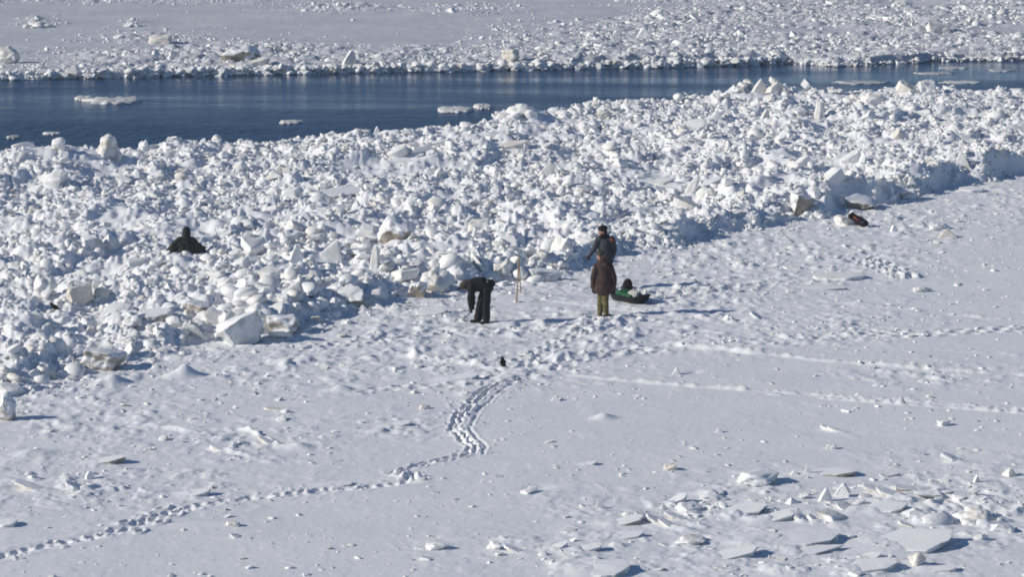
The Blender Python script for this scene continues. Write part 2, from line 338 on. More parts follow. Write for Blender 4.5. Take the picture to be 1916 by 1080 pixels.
# ice pieces picked out of the photograph
# (x px, base y px, width px, height px, shape, tint, yaw deg, raise-right deg, depth ratio, label)
PIECES = [
 # slab field nearest the camera
 (1715, 1036, 150, 16, 'slab', 3, 15, 9, .75, 'biggest smooth ice slab of the nearest slab field, one end lifted'),
 (1512, 1026, 120, 22, 'slab', 3, -8, 3, .8, 'broad flat-topped ice slab with a clean blunt end, beside the biggest slab'),
 (1425, 1022, 78, 18, 'slab', 3, 10, 3, .8, 'smaller flat ice slab butting against the blunt-ended broad slab'),
 (1375, 1048, 95, 9, 'slab', 3, 12, 11, .45, 'thin narrow ice plate lifted at one end, in front of the flat slabs'),
 (1525, 1040, 115, 7, 'slab', 3, 4, 5, .4, 'long thin ice plate lying along the foot of the broad slab'),
 (1630, 1050, 40, 10, 'slab', 3, 20, 14, .6, 'short tilted ice plate at the low end of the biggest slab'),
 (1390, 966, 98, 9, 'slab', 3, 8, 9, .5, 'thin tilted ice plate with dark underside, behind the flat slabs'),
 (1420, 912, 84, 24, 'boulder', 3, 10, 0, .8, 'smooth snow mound of ice with a dark hollow end, beyond the tilted plates'),
 (1556, 894, 88, 9, 'slab', 2, 0, 6, .5, 'low overhanging ice plate with dark brown underside, behind the twin fins'),
 (1543, 940, 26, 24, 'fin', 0, 10, 0, 1, 'smaller, pointed one of the two upright white ice fins'),
 (1575, 931, 32, 25, 'fin', 0, -12, 0, 1, 'larger, broad-topped one of the two upright white ice fins'),
 (1509, 890, 11, 20, 'fin', 1, 0, 0, 1, 'tiny upright ice tooth at the end of the overhanging plate'),
 (1486, 893, 24, 10, 'pyramid', 0, 0, 0, 1, 'low white ice wedge next to the tiny upright tooth'),
 (1640, 925, 60, 8, 'slab', 5, -25, -13, .35, 'upper narrow ice plate of the slanted heap right of the twin fins'),
 (1668, 934, 66, 9, 'slab', 5, -25, -14, .35, 'lower narrow ice plate of the slanted heap right of the twin fins'),
 (1695, 922, 46, 9, 'slab', 2, -10, -8, .5, 'brown-edged ice plate topping the slanted heap right of the twin fins'),
 (1735, 936, 58, 14, 'boulder', 3, 0, 0, .8, 'smooth low snow hump at the end of the slanted plate heap'),
 (1455, 978, 60, 11, 'slab', 3, 12, 12, .6, 'lifted ice plate of the small jumble behind the long thin plate'),
 (1495, 978, 24, 14, 'slab', 5, -40, -32, .5, 'short ice plate leaning steeply in the small plate jumble'),
 (1520, 978, 22, 12, 'slab', 5, -40, -36, .5, 'last small leaning plate of the small plate jumble'),
 (1660, 962, 78, 13, 'slab', 3, 10, 8, .7, 'smooth ice slab rising to a pointed end behind the biggest slab'),
 (1876, 998, 46, 15, 'block', 3, -10, 0, .7, 'square-shouldered ice block standing alone beyond the biggest slab'),
 (1890, 893, 24, 16, 'block', 1, 20, 0, .8, 'bright cream ice block at the picture edge above the crumbly mound'),
 (1826, 906, 14, 16, 'fin', 0, 30, 0, 1, 'small leaning ice chip with a long thin shadow near the cream block'),
 (1778, 866, 40, 13, 'slab', 3, -20, -22, .5, 'steeply slanted ice plate with dark shaded face above the cream block'),
 (1832, 982, 95, 24, 'heap', 0, 0, 0, .9, 'crumbly white snow mound behind the square-shouldered block'),
 (1632, 1074, 90, 18, 'slab', 3, 12, 7, .7, 'broad tilted ice slab at the bottom edge below the biggest slab'),
 (1715, 1064, 34, 28, 'boulder', 1, 0, 0, .8, 'bright knobbly ice chunk in front of the biggest slab'),
 (1760, 1074, 60, 12, 'slab', 5, 6, 6, .5, 'flat ice plate with a ragged rim at the bottom edge'),
 (1132, 1084, 96, 22, 'slab', 3, -6, 6, .8, 'large rounded ice slab cut by the bottom edge of the picture'),
 (1080, 1066, 60, 12, 'slab', 3, 10, 5, .7, 'low ice slab just behind the slab cut by the bottom edge'),
 (1172, 986, 70, 11, 'slab', 2, 12, 12, .5, 'tan-edged ice plate tilted up against the diagonal plate stack'),
 (1045, 1032, 44, 10, 'slab', 3, 22, 17, .5, 'first of the two tilted grey plates below the diagonal stack'),
 (1098, 1034, 60, 9, 'slab', 3, 8, 10, .4, 'second, longer one of the two tilted grey plates below the diagonal stack'),
 (1174, 1010, 66, 7, 'slab', 3, 6, 7, .5, 'thin flat plate between the diagonal stack and the tilted grey plates'),
 (818, 1031, 46, 11, 'boulder', 0, 0, 0, .6, 'bright white low ice chunk alone on clean snow at the slab field edge'),
 (926, 1031, 30, 13, 'block', 0, -20, 0, .7, 'white ice block of the pair at the slab field edge'),
 (960, 1036, 44, 9, 'slab', 5, -30, -17, .35, 'slanted narrow plate of the pair at the slab field edge'),
 (1206, 978, 46, 9, 'slab', 5, -30, -20, .35, 'first diagonal plate of the fanned white stack'),
 (1228, 984, 48, 9, 'slab', 5, -30, -22, .35, 'second diagonal plate of the fanned white stack'),
 (1250, 990, 46, 9, 'slab', 5, -32, -22, .35, 'third diagonal plate of the fanned white stack'),
 (1262, 974, 44, 9, 'slab', 5, -28, -14, .4, 'topmost diagonal plate of the fanned white stack'),
 (1268, 944, 44, 9, 'slab', 3, 25, 22, .5, 'grey ice plate jutting up beyond the fanned white stack'),
 (1292, 1022, 60, 12, 'boulder', 0, 0, 0, .8, 'low lumpy snow-covered ice heap beside the flat slabs'),
 (1290, 960, 50, 14, 'boulder', 0, 20, 0, .8, 'rounded white heap between the fanned stack and the smooth snow mound'),
 (1330, 930, 46, 10, 'slab', 5, 10, 4, .7, 'low white plate in front of the smooth snow mound'),
 (1118, 953, 13, 14, 'fin', 0, 0, 0, 1, 'lone small tooth of ice on clean snow above the slab field'),
 (1092, 952, 16, 8, 'slab', 5, -20, -20, .5, 'small slanted chip beside the lone ice tooth'),
 (1040, 752, 22, 11, 'pyramid', 1, 0, 0, 1, 'small yellowish ice pyramid below the crow on open snow'),
 (1105, 872, 26, 7, 'slab', 3, 8, 10, .6, 'small tilted ice chip alone in the clean snow middle'),
 (1254, 882, 24, 11, 'block', 1, 10, 0, .8, 'cream ice block with blue shadow above the fanned stack'),
 (795, 767, 20, 8, 'block', 1, 0, 0, .7, 'small cream ice block left of the double footprint trail'),
 (1555, 842, 20, 8, 'block', 1, 0, 0, .7, 'small yellowish ice block on snow above the overhanging plate'),
 (1548, 806, 30, 8, 'slab', 5, -30, -15, .35, 'little splintered ice plate on open snow between runner marks and slabs'),
 (1562, 809, 32, 8, 'slab', 5, -30, -12, .35, 'second little splintered plate lying on the first on open snow'),
 (1605, 746, 20, 9, 'pyramid', 0, 0, 0, 1, 'small snow-topped ice lump sitting on the runner marks'),
 (1345, 811, 16, 9, 'pyramid', 0, 0, 0, 1, 'small pointed ice lump on clean snow under the runner marks'),
 (1765, 798, 22, 10, 'block', 0, 30, 0, .8, 'tilted white ice lump near the right runner marks'),
 (1265, 702, 18, 15, 'pyramid', 0, 0, 0, 1, 'pointed snowy ice lump with a twig-thin tip, right of the crow'),
 (205, 871, 64, 12, 'slab', 2, 6, 10, .5, 'tilted ice slab with dark brown broken end, left snowfield'),
 (58, 920, 68, 11, 'slab', 5, -25, -12, .35, 'long slanted white ice plate near the lower picture corner'),
 (372, 931, 48, 12, 'slab', 3, 10, 10, .6, 'lifted grey-ended ice slab just above the single footprint trail'),
 (10, 989, 46, 13, 'slab', 3, 8, 8, .7, 'ice slab cut by the picture edge above the single footprint trail'),
 (395, 989, 110, 7, 'slab', 5, -2, 0, .3, 'long low ice strip lying just below the single footprint trail'),
 (436, 988, 28, 9, 'block', 1, 0, 0, .7, 'tan chunk at the end of the long low ice strip'),
 (520, 769, 56, 6, 'slab', 1, -4, -2, .3, 'thin cream ice sliver on open snow below the rubble front'),
 (268, 787, 36, 8, 'slab', 1, 4, 0, .5, 'short cream ice plate among crumbs near the mushroom boulder'),
 (635, 912, 50, 7, 'slab', 3, 4, 4, .5, 'flat grey ice plate resting beside the single footprint trail bend'),
 (168, 898, 20, 13, 'fin', 0, 30, 20, 1, 'small upright ice chip in the crumb heap near the lower corner'),
 (140, 922, 44, 14, 'slab', 3, 0, -24, .5, 'dark-faced slanted plate in the crumb heap near the lower corner'),
 (415, 848, 50, 12, 'slab', 5, -20, -10, .4, 'slanted white plate of the ridge crossing the left snowfield'),
 (500, 834, 44, 10, 'slab', 5, -30, -18, .35, 'narrow white plate at the top of the ridge crossing the left snowfield'),
 (866, 715, 62, 12, 'slab', 3, 8, 8, .5, 'dark grey tilted ice slab left of the crow'),
 (750, 800, 40, 10, 'slab', 3, 10, 8, .6, 'small grey plate cluster piece beside the double footprint trail'),
 (808, 592, 62, 17, 'slab', 2, -4, 3, .6, 'ice slab with brown broken face beside the bending person'),
 (845, 600, 34, 11, 'slab', 3, -20, -16, .6, 'small dark plate between brown-faced slab and bending person'),
 (680, 583, 24, 11, 'pyramid', 0, 0, 0, 1, 'small white wedge in the blue shade of the rubble front'),
 # rubble: pieces with a shape of their own
 (12, 790, 42, 48, 'boulder', 2, 30, 0, .9, 'mushroom-shaped ice boulder with flank shade painted dark brown, apart from the rubble at the picture edge'),  # brown lower faces stand in for its shaded side
 (458, 645, 92, 52, 'block', 3, 25, 14, .8, 'largest angular ice block at the very front of the rubble'),
 (530, 625, 62, 34, 'block', 2, -10, 0, .8, 'ice block with black-brown undercut beside the largest angular block'),
 (192, 695, 78, 34, 'block', 2, -12, -8, .8, 'snow-capped ice block with dark undercut at the rubble foot near the mushroom boulder'),
 (124, 699, 24, 16, 'block', 1, 12, 0, .8, 'small squarish ice block lying at the rubble foot'),
 (655, 572, 52, 34, 'boulder', 2, 0, 0, .9, 'ice boulder with brown dirty base at the rubble front behind the white wedge'),
 (782, 560, 34, 32, 'boulder', 2, 30, 0, .9, 'dark-hollowed boulder at the rubble front next to the bending person'),
 (818, 552, 64, 46, 'boulder', 0, 0, 0, .9, 'big smooth round snow boulder right behind the bending person'),
 (702, 512, 20, 52, 'pillar', 1, 0, 0, .8, 'tall thin pillar of ice standing in mid rubble'),
 (738, 455, 70, 48, 'boulder', 2, 15, 0, .9, 'broad snow-capped boulder with dark brown cavity below, mid rubble'),
 (897, 434, 44, 20, 'block', 1, 5, 8, .6, 'flat-sided tan ice block in the rubble above the two poles'),
 (1020, 526, 64, 20, 'block', 3, 4, -3, .5, 'long rounded ice block lying at the rubble front by the two poles'),
 (940, 522, 40, 32, 'boulder', 0, 0, 0, .9, 'round boulder just left of the two poles'),
 (1054, 474, 42, 34, 'boulder', 1, 40, 0, .9, 'shell-shaped boulder near the raised hand of the grey-jacketed person'),
 (541, 457, 40, 25, 'block', 0, 8, 5, .7, 'bright white cube-like ice block right of the seated person'),
 (556, 494, 40, 36, 'pyramid', 0, 10, 0, .9, 'pointed white ice pyramid below the cube-like block'),
 (205, 474, 38, 40, 'slab', 1, -20, -52, .6, 'cream slab leaning steeply in the rubble left of the seated person'),
 (175, 474, 48, 28, 'block', 3, 20, 20, .8, 'wedge block with dark hollow beside the steep cream slab'),
 (152, 570, 52, 34, 'block', 1, 25, 12, .8, 'tilted cube of cream ice near the black bird on the rubble'),
 (192, 562, 32, 30, 'boulder', 1, 0, 0, .9, 'rounded cream boulder behind the tilted cream cube'),
 (85, 560, 46, 44, 'boulder', 0, 0, 0, .9, 'large rounded white boulder above the black bird on the rubble'),
 (290, 602, 68, 26, 'slab', 2, 5, 8, .7, 'tan-flanked slab in the rubble behind the largest angular block'),
 (372, 582, 44, 22, 'slab', 2, -25, -14, .7, 'brown-edged plate sloping down in rubble below the seated person'),
 (318, 548, 24, 20, 'slab', 1, -20, -35, .6, 'short cream plate leaning in the rubble below the seated person'),
 (414, 512, 34, 22, 'block', 2, 0, 0, .8, 'block with dark hollow in the rubble in front of the seated person'),
 (640, 370, 90, 15, 'slab', 2, 2, 2, .8, 'wide flat ice slab with brown edge in far mid rubble'),
 (953, 282, 72, 15, 'slab', 1, 14, 12, .45, 'long tan ice plank tilted up in the rubble near the water'),
 (745, 294, 42, 22, 'slab', 1, 20, 28, .6, 'broad tan plate standing on edge near the water'),
 (1017, 336, 26, 34, 'pillar', 1, 10, -28, .8, 'tan ice post leaning over in far mid rubble'),
 (1288, 366, 20, 42, 'pillar', 0, 0, -24, .9, 'tall leaning white ice post behind the grey-jacketed person'),
 (1284, 392, 54, 22, 'slab', 0, -15, -22, .5, 'long white slab sloping down at the foot of the leaning white post'),
 (970, 222, 80, 26, 'heap', 0, 0, 0, .7, 'white ledge-like ice block jutting at the water edge'),
 (706, 250, 16, 13, 'pyramid', 0, 0, 0, 1, 'sharp little ice spike on the rubble skyline at the water'),
 (1236, 350, 54, 18, 'slab', 1, 12, 10, .6, 'tan tilted slab in the rubble between plank and leaning post'),
 (1130, 226, 28, 18, 'block', 1, 0, 0, .8, 'small tan block near the water right of the ledge block'),
 (1330, 352, 44, 18, 'slab', 3, 18, 18, .6, 'grey plate tilted up in rubble right of the leaning post'),
 (1418, 176, 32, 28, 'fin', 1, 10, 0, 1, 'largest upright shard of the white cluster at the water edge'),
 (1446, 176, 38, 22, 'fin', 1, 35, 0, 1, 'broad blunt shard of the white cluster at the water edge'),
 (1450, 156, 24, 12, 'slab', 0, -20, -25, .5, 'thin plate leaning behind the white shard cluster'),
 (1511, 166, 24, 20, 'slab', 0, -20, -40, .6, 'white plate standing on edge between shard cluster and floating floes'),
 (1635, 200, 50, 24, 'boulder', 1, 0, 0, .9, 'smooth tan boulder in the rubble near the water'),
 (1531, 222, 20, 32, 'pillar', 1, 0, 0, .9, 'knobbly upright ice column near the water'),
 (1697, 176, 40, 28, 'slab', 1, -25, -30, .7, 'broad cream slab leaning at the water edge'),
 (1735, 176, 34, 26, 'block', 0, 0, 0, .8, 'white block beside the broad cream slab at the water'),
 (1800, 312, 34, 28, 'pyramid', 0, -10, 0, .8, 'bright white wedge-shaped block in the right-hand rubble'),
 (1908, 305, 22, 22, 'pyramid', 0, 0, 0, 1, 'cream-tipped wedge at the picture edge near the white wedge block'),
 (1682, 262, 24, 24, 'slab', 1, 20, 50, .6, 'cream plate tilted steeply near a flat snow pool in the rubble'),
 (1592, 306, 44, 24, 'slab', 0, 25, 28, .45, 'first of two long white plates tilted up in the right rubble'),
 (1556, 346, 48, 32, 'slab', 0, 22, 32, .5, 'second, thicker white plate tilted up nearer the rubble foot'),
 (1500, 312, 34, 20, 'slab', 0, 22, 30, .45, 'short white plate tilted up left of the two long plates'),
 (1430, 230, 22, 26, 'fin', 1, 20, 0, 1, 'slender curved ice fin below the shard cluster'),
 (1340, 230, 30, 24, 'pyramid', 0, 0, 0, 1, 'jagged white peak in rubble left of the slender fin'),
 (1610, 394, 68, 28, 'boulder', 2, 0, 0, .8, 'wide flat-topped boulder with dark base alone in the blue shade at the ridge foot'),
 (1494, 405, 40, 38, 'block', 2, 20, -12, .9, 'dark-sided ice block set in the shaded ridge front'),
 (1690, 376, 50, 22, 'block', 2, 0, 0, .8, 'block with black undercut in the shaded ridge near the flat-topped boulder'),
 (1818, 360, 46, 11, 'slab', 3, 5, 5, .7, 'low plate on the snow where the ridge shade ends'),
 (1577, 424, 36, 20, 'boulder', 1, 0, 0, .8, 'pale rounded ice boulder that the rucksack leans on'),
 (1772, 446, 42, 16, 'pyramid', 1, 0, 0, .8, 'cream tent-shaped ice lump on the snow right of the rucksack'),
 (1757, 432, 40, 13, 'boulder', 0, 0, 0, .8, 'low white lump just behind the cream tent-shaped lump'),
 (1672, 434, 14, 11, 'fin', 0, 30, 20, 1, 'tiny upright chip on the snow near the rucksack'),
 (1482, 504, 34, 9, 'slab', 1, 0, 0, .6, 'bright cream ice plate lying on trodden snow right of the sled'),
 (1570, 526, 100, 14, 'slab', 0, 2, 2, .6, 'wide low white ice plate on trodden snow right of the sled'),
 (1530, 484, 30, 8, 'slab', 1, 0, 0, .6, 'small oval cream plate above the wide low white plate'),
 (1725, 547, 36, 9, 'boulder', 1, 0, 0, .7, 'small cream crumb heap at the start of the right-hand crumb line'),
 (1540, 544, 84, 8, 'slab', 3, 0, 2, .4, 'long low plate just in front of the wide low white plate'),
 (1415, 600, 28, 11, 'slab', 3, -10, -30, .7, 'little plate standing on edge with a long blue shadow'),
 (1365, 602, 26, 12, 'heap', 0, 0, 0, .9, 'snowy lump on the trodden snow right of the walking person'),
 (200, 300, 60, 46, 'heap', 0, 0, 0, .9, 'knobbly white tower of ice blocks on the skyline at the water'),
 (110, 292, 56, 34, 'heap', 0, 0, 0, .8, 'blocky white heap on the skyline next to the knobbly tower'),
 (272, 284, 30, 22, 'heap', 0, 0, 0, .9, 'small pointed heap on the skyline right of the knobbly tower'),
 # beyond the channel
 (12, 120, 50, 32, 'boulder', 1, 0, 0, .8, 'big pale boulder on the far bank at the picture edge'),
 (450, 118, 72, 32, 'boulder', 2, 0, 0, .7, 'massive ice block with dark shaded cavity on the far bank'),
 (300, 82, 46, 18, 'block', 1, 0, 0, .7, 'pale block heap standing back from the far bank'),
 (480, 124, 50, 14, 'slab', 1, 20, 16, .5, 'plate leaning beneath the massive far bank block'),
 (652, 122, 28, 28, 'fin', 1, 20, 0, 1, 'tooth-shaped ice block on the far bank'),
 (956, 116, 34, 24, 'boulder', 1, 0, 0, .8, 'cream boulder on the far bank above a bright reflection'),
 (323, 110, 14, 14, 'block', 0, 30, 0, .8, 'small bright white cube on the far bank'),
 (75, 52, 62, 12, 'heap', 0, 0, 0, .6, 'isolated crumb heap on the far grey ice'),
 (250, 50, 36, 9, 'heap', 0, 0, 0, .6, 'isolated thin ice heap on the far grey ice'),
 (1755, 62, 46, 22, 'block', 1, 0, 0, .8, 'cream block standing out of the far rubble'),
 (1690, 14, 34, 14, 'block', 1, 0, 0, .8, 'cream block at the top edge beside a flat far pan'),
 (1205, 72, 34, 20, 'pyramid', 0, 0, 0, .9, 'white peak in the far rubble'),
]

# ------------------------------------------------------------------ near ice sheet (heightfield with tracks)
rows_px = np.concatenate([np.linspace(1150, 432, 640), np.linspace(430, 165, 240)])
ys = np.array([ground(PW / 2, p)[1] for p in rows_px])
ys = np.concatenate([[-60, -10, 15, 30, 37], ys])
au = np.linspace(-0.232, 0.232, 880)
aa = np.concatenate([[-9, -4, -1.6, -.7, -.4, -.28], au, [.28, .4, .7, 1.6, 4, 9]])
NR, NC = len(ys), len(aa)
GX = aa[None, :] * np.maximum(ys, 40)[:, None]
GY = np.repeat(ys[:, None], NC, 1)
GZ = height(GX, GY)
_, PX, PY, SF, SW, _ = fields(GX, GY)
flatm = sst(0.6, -0.4, SF)
ch = np.clip(blobs(PX, PY, CHURN) * (0.35 + 1.3 * (fbm(GX, GY, 2.5, 2, 12.0) - .15)), 0, 1)
ch = np.clip(np.maximum(ch, 0.6 * sst(-2.2, -0.2, SF)) * 1.15, 0, 1)
# trodden, crusted and clean snow
crumb = np.clip(fbm(GX, GY, 0.38, 3, 21.0) - 0.52, 0, 1)
small = fbm(GX, GY, 0.20, 2, 33.0) - 0.5
GZ += flatm * (ch * (0.42 * crumb + 0.05 * small) + 0.006 * (fbm(GX, GY, 0.7, 3, 40.) - .5) + 0.05 * (fbm(GX, GY, 1.8, 2, 43.) - .5) * (.2 + ch))
crust = sst(0.60, 0.68, fbm(GX, GY, 1.1, 3, 61.0)) * 0.030 + sst(0.66, 0.74, fbm(GX, GY, 0.55, 2, 77.0)) * 0.045
GZ += flatm * crust * (0.10 + 0.8 * ch)
GZ += flatm * (0.02 + 0.12 * ch) * np.clip(fbm(GX, GY, 0.30, 3, 91.0) - 0.58, 0, 1)
GZ += (1 - flatm) * sst(0, .3, SW) * (0.26 * (fbm(GX, GY, 0.5, 2, 5.0) - .5) + 0.16 * (.5 - np.abs(vnoise(GX / .25 + 3, GY / .33) - .5) * 2) * vnoise(GX / .9, GY / .9))

def domes(x, y, cell, seed, fill=.8):
    # rounded, frozen-together lumps: the upper envelope of one dome per jittered cell
    cx0 = np.floor(x / cell).astype(int); cy0 = np.floor(y / cell).astype(int)
    out = np.zeros_like(x)
    for dx in (-1, 0, 1):
        for dy in (-1, 0, 1):
            i = (cx0 + dx + seed * 7) & 255; j = (cy0 + dy + seed * 13) & 255
            a_, b_, c_, d_ = TAB[j, i], TAB[(j + 71) & 255, (i + 37) & 255], TAB[(j + 19) & 255, (i + 101) & 255], TAB[(j + 151) & 255, (i + 11) & 255]
            qx = (cx0 + dx + .1 + .8 * a_) * cell; qy = (cy0 + dy + .1 + .8 * b_) * cell
            r_ = cell * (.35 + .55 * c_)
            an = d_ * 3.14; ex = (x - qx) * np.cos(an) + (y - qy) * np.sin(an); ey = -(x - qx) * np.sin(an) + (y - qy) * np.cos(an)
            q = (ex / (r_ * (1 + .5 * d_))) ** 2 + (ey / (r_ * (1 - .25 * d_))) ** 2
            # each lump is cut by its own tilted plane, so some read as broken pieces
            tilt = (ex * (a_ - .5) + ey * (b_ - .5)) * .8
            out = np.maximum(out, np.where(d_ < fill, (np.sqrt(np.clip(1 - q, 0, 1)) * r_ * (.5 + .6 * b_) + tilt * (q < 1)) * (q < 1), 0))
    return out
rub = (1 - flatm) * sst(0, .3, SW)
wx = GX + .10 * (fbm(GX, GY, .3, 2, 201.) - .5); wy = GY + .12 * (fbm(GX, GY, .3, 2, 205.) - .5)
calm = 1 - .9 * sst(.60, .68, fbm(GX, GY, 2.4, 2, 70.))
keep = np.ones_like(GZ)
for px_, py_, r_ in [(p[0], p[1], .5 * p[2] / px_scale(p[0], p[1]) + .1) for p in PIECES if p[1] < 800] + [(347, 478, .75), (347, 462, .6), (347, 490, .5), (104, 584, .3), (104, 594, .3), (418, 466, .2)]:
    gx, gy, _ = hit(px_, py_)
    for gy_ in (gy + r_ * .3, gy - r_ * .7):
        i0, i1 = np.searchsorted(ys, gy_ - 2.5 * r_), np.searchsorted(ys, gy_ + 2.5 * r_)
        j0, j1 = np.searchsorted(aa, (gx - 2.5 * r_) / gy_), np.searchsorted(aa, (gx + 2.5 * r_) / gy_)
        q = ((GX[i0:i1, j0:j1] - gx) ** 2 + (GY[i0:i1, j0:j1] - gy_) ** 2) / r_ ** 2
        keep[i0:i1, j0:j1] = np.minimum(keep[i0:i1, j0:j1], 1 - .8 * np.exp(-q * .9))
GZ += rub * calm * keep * (.34 * domes(wx, wy, .70, 1, .4) + .42 * domes(wx, wy, .36, 2, .75) + .50 * domes(wx, wy, .19, 3, .85) - .07)

def stamp(x, y, rx, ry, th, amp, rim=0.0):
    """a smooth pit (amp < 0) or heap (amp > 0), optionally with a raised rim"""
    R = max(rx, ry) * (2.2 if rim else 1.9)
    i0, i1 = np.searchsorted(ys, y - R), np.searchsorted(ys, y + R)
    j0 = np.searchsorted(aa, (x - R) / max(y, 40)); j1 = np.searchsorted(aa, (x + R) / max(y, 40))
    if i1 <= i0 or j1 <= j0: return
    dx = GX[i0:i1, j0:j1] - x; dy = GY[i0:i1, j0:j1] - y
    c, s = math.cos(th), math.sin(th)
    q = ((dx * c + dy * s) / rx) ** 2 + ((-dx * s + dy * c) / ry) ** 2
    g = amp * np.exp(-q * 1.4)
    if rim:
        g += rim * np.exp(-((np.sqrt(q) - 1.45) / 0.38) ** 2)
    GZ[i0:i1, j0:j1] += g
def resample(pts, step):
    g = np.array([ground(px, py) for px, py in pts])
    seg = np.hypot(*np.diff(g, axis=0).T); s = np.concatenate([[0], np.cumsum(seg)])
    t = np.arange(0, s[-1], step)
    xy = np.stack([np.interp(t, s, g[:, 0]), np.interp(t, s, g[:, 1])], 1)
    d = np.gradient(xy, axis=0)
    return xy, np.arctan2(d[:, 1], d[:, 0])
def footprints(pts, step=0.30, half=0.14, depth=0.09, rim=0.03, rows=1, prx=.16, pry=.085):
    xy, th = resample(pts, step)
    for k, ((x, y), t) in enumerate(zip(xy, th)):
        for r in range(rows):
            side = (1 if (k + r) % 2 else -1) * half + (r - (rows - 1) / 2) * (0.30 if half > .01 else .15)
            x1 = x - math.sin(t) * side + random.gauss(0, .03); y1 = y + math.cos(t) * side + random.gauss(0, .05)
            stamp(x1, y1, prx, pry, t + random.gauss(0, .15), -depth * random.uniform(.7, 1.2), rim * random.uniform(.4, 1.6))
            if random.random() < .5:
                stamp(x1 + random.gauss(0, .16), y1 + random.gauss(0, .16), .05, .05, 0, random.uniform(.02, .06))
def windrow(pts, w=0.07, amp=0.06, step=0.09, gap=0.15, pit=0.0):
    xy, th = resample(pts, step)
    ph = random.random() * 99
    for k, ((x, y), t) in enumerate(zip(xy, th)):
        v = mn.noise(Vector((k * step * 0.7, ph, 0))) * .5 + .5
        if v < gap + .22: continue
        stamp(x + random.gauss(0, .015), y + random.gauss(0, .02), w * 2.2, w, t + random.gauss(0, .2), .55 * amp * (.2 + v) * random.uniform(.1, 1.9))
        if pit: stamp(x - math.sin(t) * w * 2.2, y + math.cos(t) * w * 2.2, w * 1.5, w * 1.2, t, -pit)
TRACK_A = [(-60, 1060), (0, 1045), (60, 1028), (170, 1008), (240, 992), (275, 978), (310, 962), (360, 950), (450, 936), (560, 925), (650, 915), (720, 909), (765, 903), (787, 896)]
TRACK_B = [(787, 896), (772, 889), (738, 886), (760, 878), (800, 868), (850, 857), (880, 848), (882, 836), (868, 820), (850, 802), (856, 785), (870, 766), (890, 746), (906, 731), (935, 717), (1000, 707)]
def groove(pts, off, w, depth, berm, step=.10, stride=.33):
    # a trodden furrow: run-together prints with the snow pushed up beside them
    xy, th = resample(pts, step)
    ph = random.random() * 50
    for k, ((x, y), t) in enumerate(zip(xy, th)):
        wob = .07 * mn.noise(Vector((k * step * 1.3, ph, 0))) + random.gauss(0, .02)
        x1 = x - math.sin(t) * (off + wob); y1 = y + math.cos(t) * (off + wob)
        f = .55 + .45 * math.cos(k * step / stride * math.tau + ph)
        stamp(x1, y1, step * 1.3, w, t, -depth * (.20 + .5 * f) * random.uniform(.5, 1.5))
        for sg in (-1, 1):
            stamp(x1 - math.sin(t) * sg * w * 1.9, y1 + math.cos(t) * sg * w * 1.9, step * 1.2, w * .7, t, berm * random.uniform(.1, 1.0))
        if random.random() < .25:
            stamp(x1 + random.gauss(0, .2), y1 + random.gauss(0, .2), .05, .04, 0, random.uniform(.015, .05))
groove(TRACK_A, 0, .16, .03, .01)
for o_ in (-.10, .11):
    footprints([(px_, py_ - o_ * 22) for px_, py_ in TRACK_A], .27, .03, .075, .014, 1, .095, .06)
footprints(TRACK_A[4:8], .3, .3, .06, .03, 1, .12, .06)
groove(TRACK_B, -.07, .042, .06, .02); groove(TRACK_B, .07, .042, .06, .02)
footprints(TRACK_B, .31, .0, .08, .015, 2, .10, .055)
footprints([(px_ - 11, py_) for px_, py_ in TRACK_B[8:14]], .5, .05, .035, .01, 1, .08, .05)
groove([(px_ + 27, py_ + 2) for px_, py_ in TRACK_B[6:15]], 0, .035, .035, .015)
for px_, py_ in [(768, 896), (781, 897), (752, 890)]:
    x, y = ground(px_, py_); stamp(x, y, .11, .11, 0, -.10, .06)
footprints([(1640, 625), (1700, 626), (1780, 622), (1860, 618), (1930, 614), (2100, 604)], .3, .16, .09, .02, 2)
footprints([(1380, 645), (1500, 636), (1640, 625)], .32, .2, .06, .02, 2)
footprints([(680, 733), (740, 728), (800, 724), (850, 722), (900, 716)], .32, .14, .07, .03, 1)
footprints([(1020, 690), (1070, 672), (1150, 662), (1240, 655)], .3, .15, .07, .03, 2)
footprints([(1620, 485), (1650, 500), (1680, 515), (1720, 520)], .3, .16, .09, .05, 2)
footprints([(900, 625), (980, 618), (1060, 612), (1130, 606), (1200, 600)], .28, .15, .08, .03, 2)
footprints([(560, 655), (700, 640), (850, 622)], .32, .15, .07, .03, 2)
footprints([(1150, 600), (1050, 640), (960, 690)], .3, .15, .07, .03, 1)
footprints([(1230, 560), (1330, 548), (1450, 533), (1560, 525)], .3, .15, .06, .02, 1)
# sled runner marks, pushed-up strips and cracks
windrow([(760, 668), (850, 678), (940, 692), (1040, 700), (1150, 712), (1290, 724), (1400, 730)], .06, .075, .08, .12)
windrow([(1290, 724), (1450, 734), (1560, 742), (1700, 751), (1800, 759), (1950, 771)], .045, .095, .07, .10, .02)
windrow([(1440, 738), (1560, 747), (1680, 756), (1790, 764), (1950, 777)], .045, .095, .07, .10, .02)
windrow([(1250, 646), (1300, 652), (1350, 655), (1400, 662)], .08, .08, .08, 0)
windrow([(1400, 662), (1470, 667), (1550, 677), (1640, 683), (1720, 689), (1800, 694), (1940, 703)], .06, .10, .08, .14)
windrow([(1760, 655), (1850, 660), (1940, 667)], .05, .04, .09, .2)
windrow([(1540, 565), (1640, 573), (1740, 583), (1850, 596), (1940, 602)], .06, .05, .1, .25)
windrow([(1640, 570), (1780, 590), (1900, 601)], .05, .045, .1, .3)
windrow([(280, 799), (330, 805), (375, 812)], .09, .07, .09, 0)
windrow([(450, 805), (490, 818), (525, 835)], .07, .07, .10, 0)
windrow([(390, 838), (430, 848), (480, 858)], .06, .07, .10, .1)
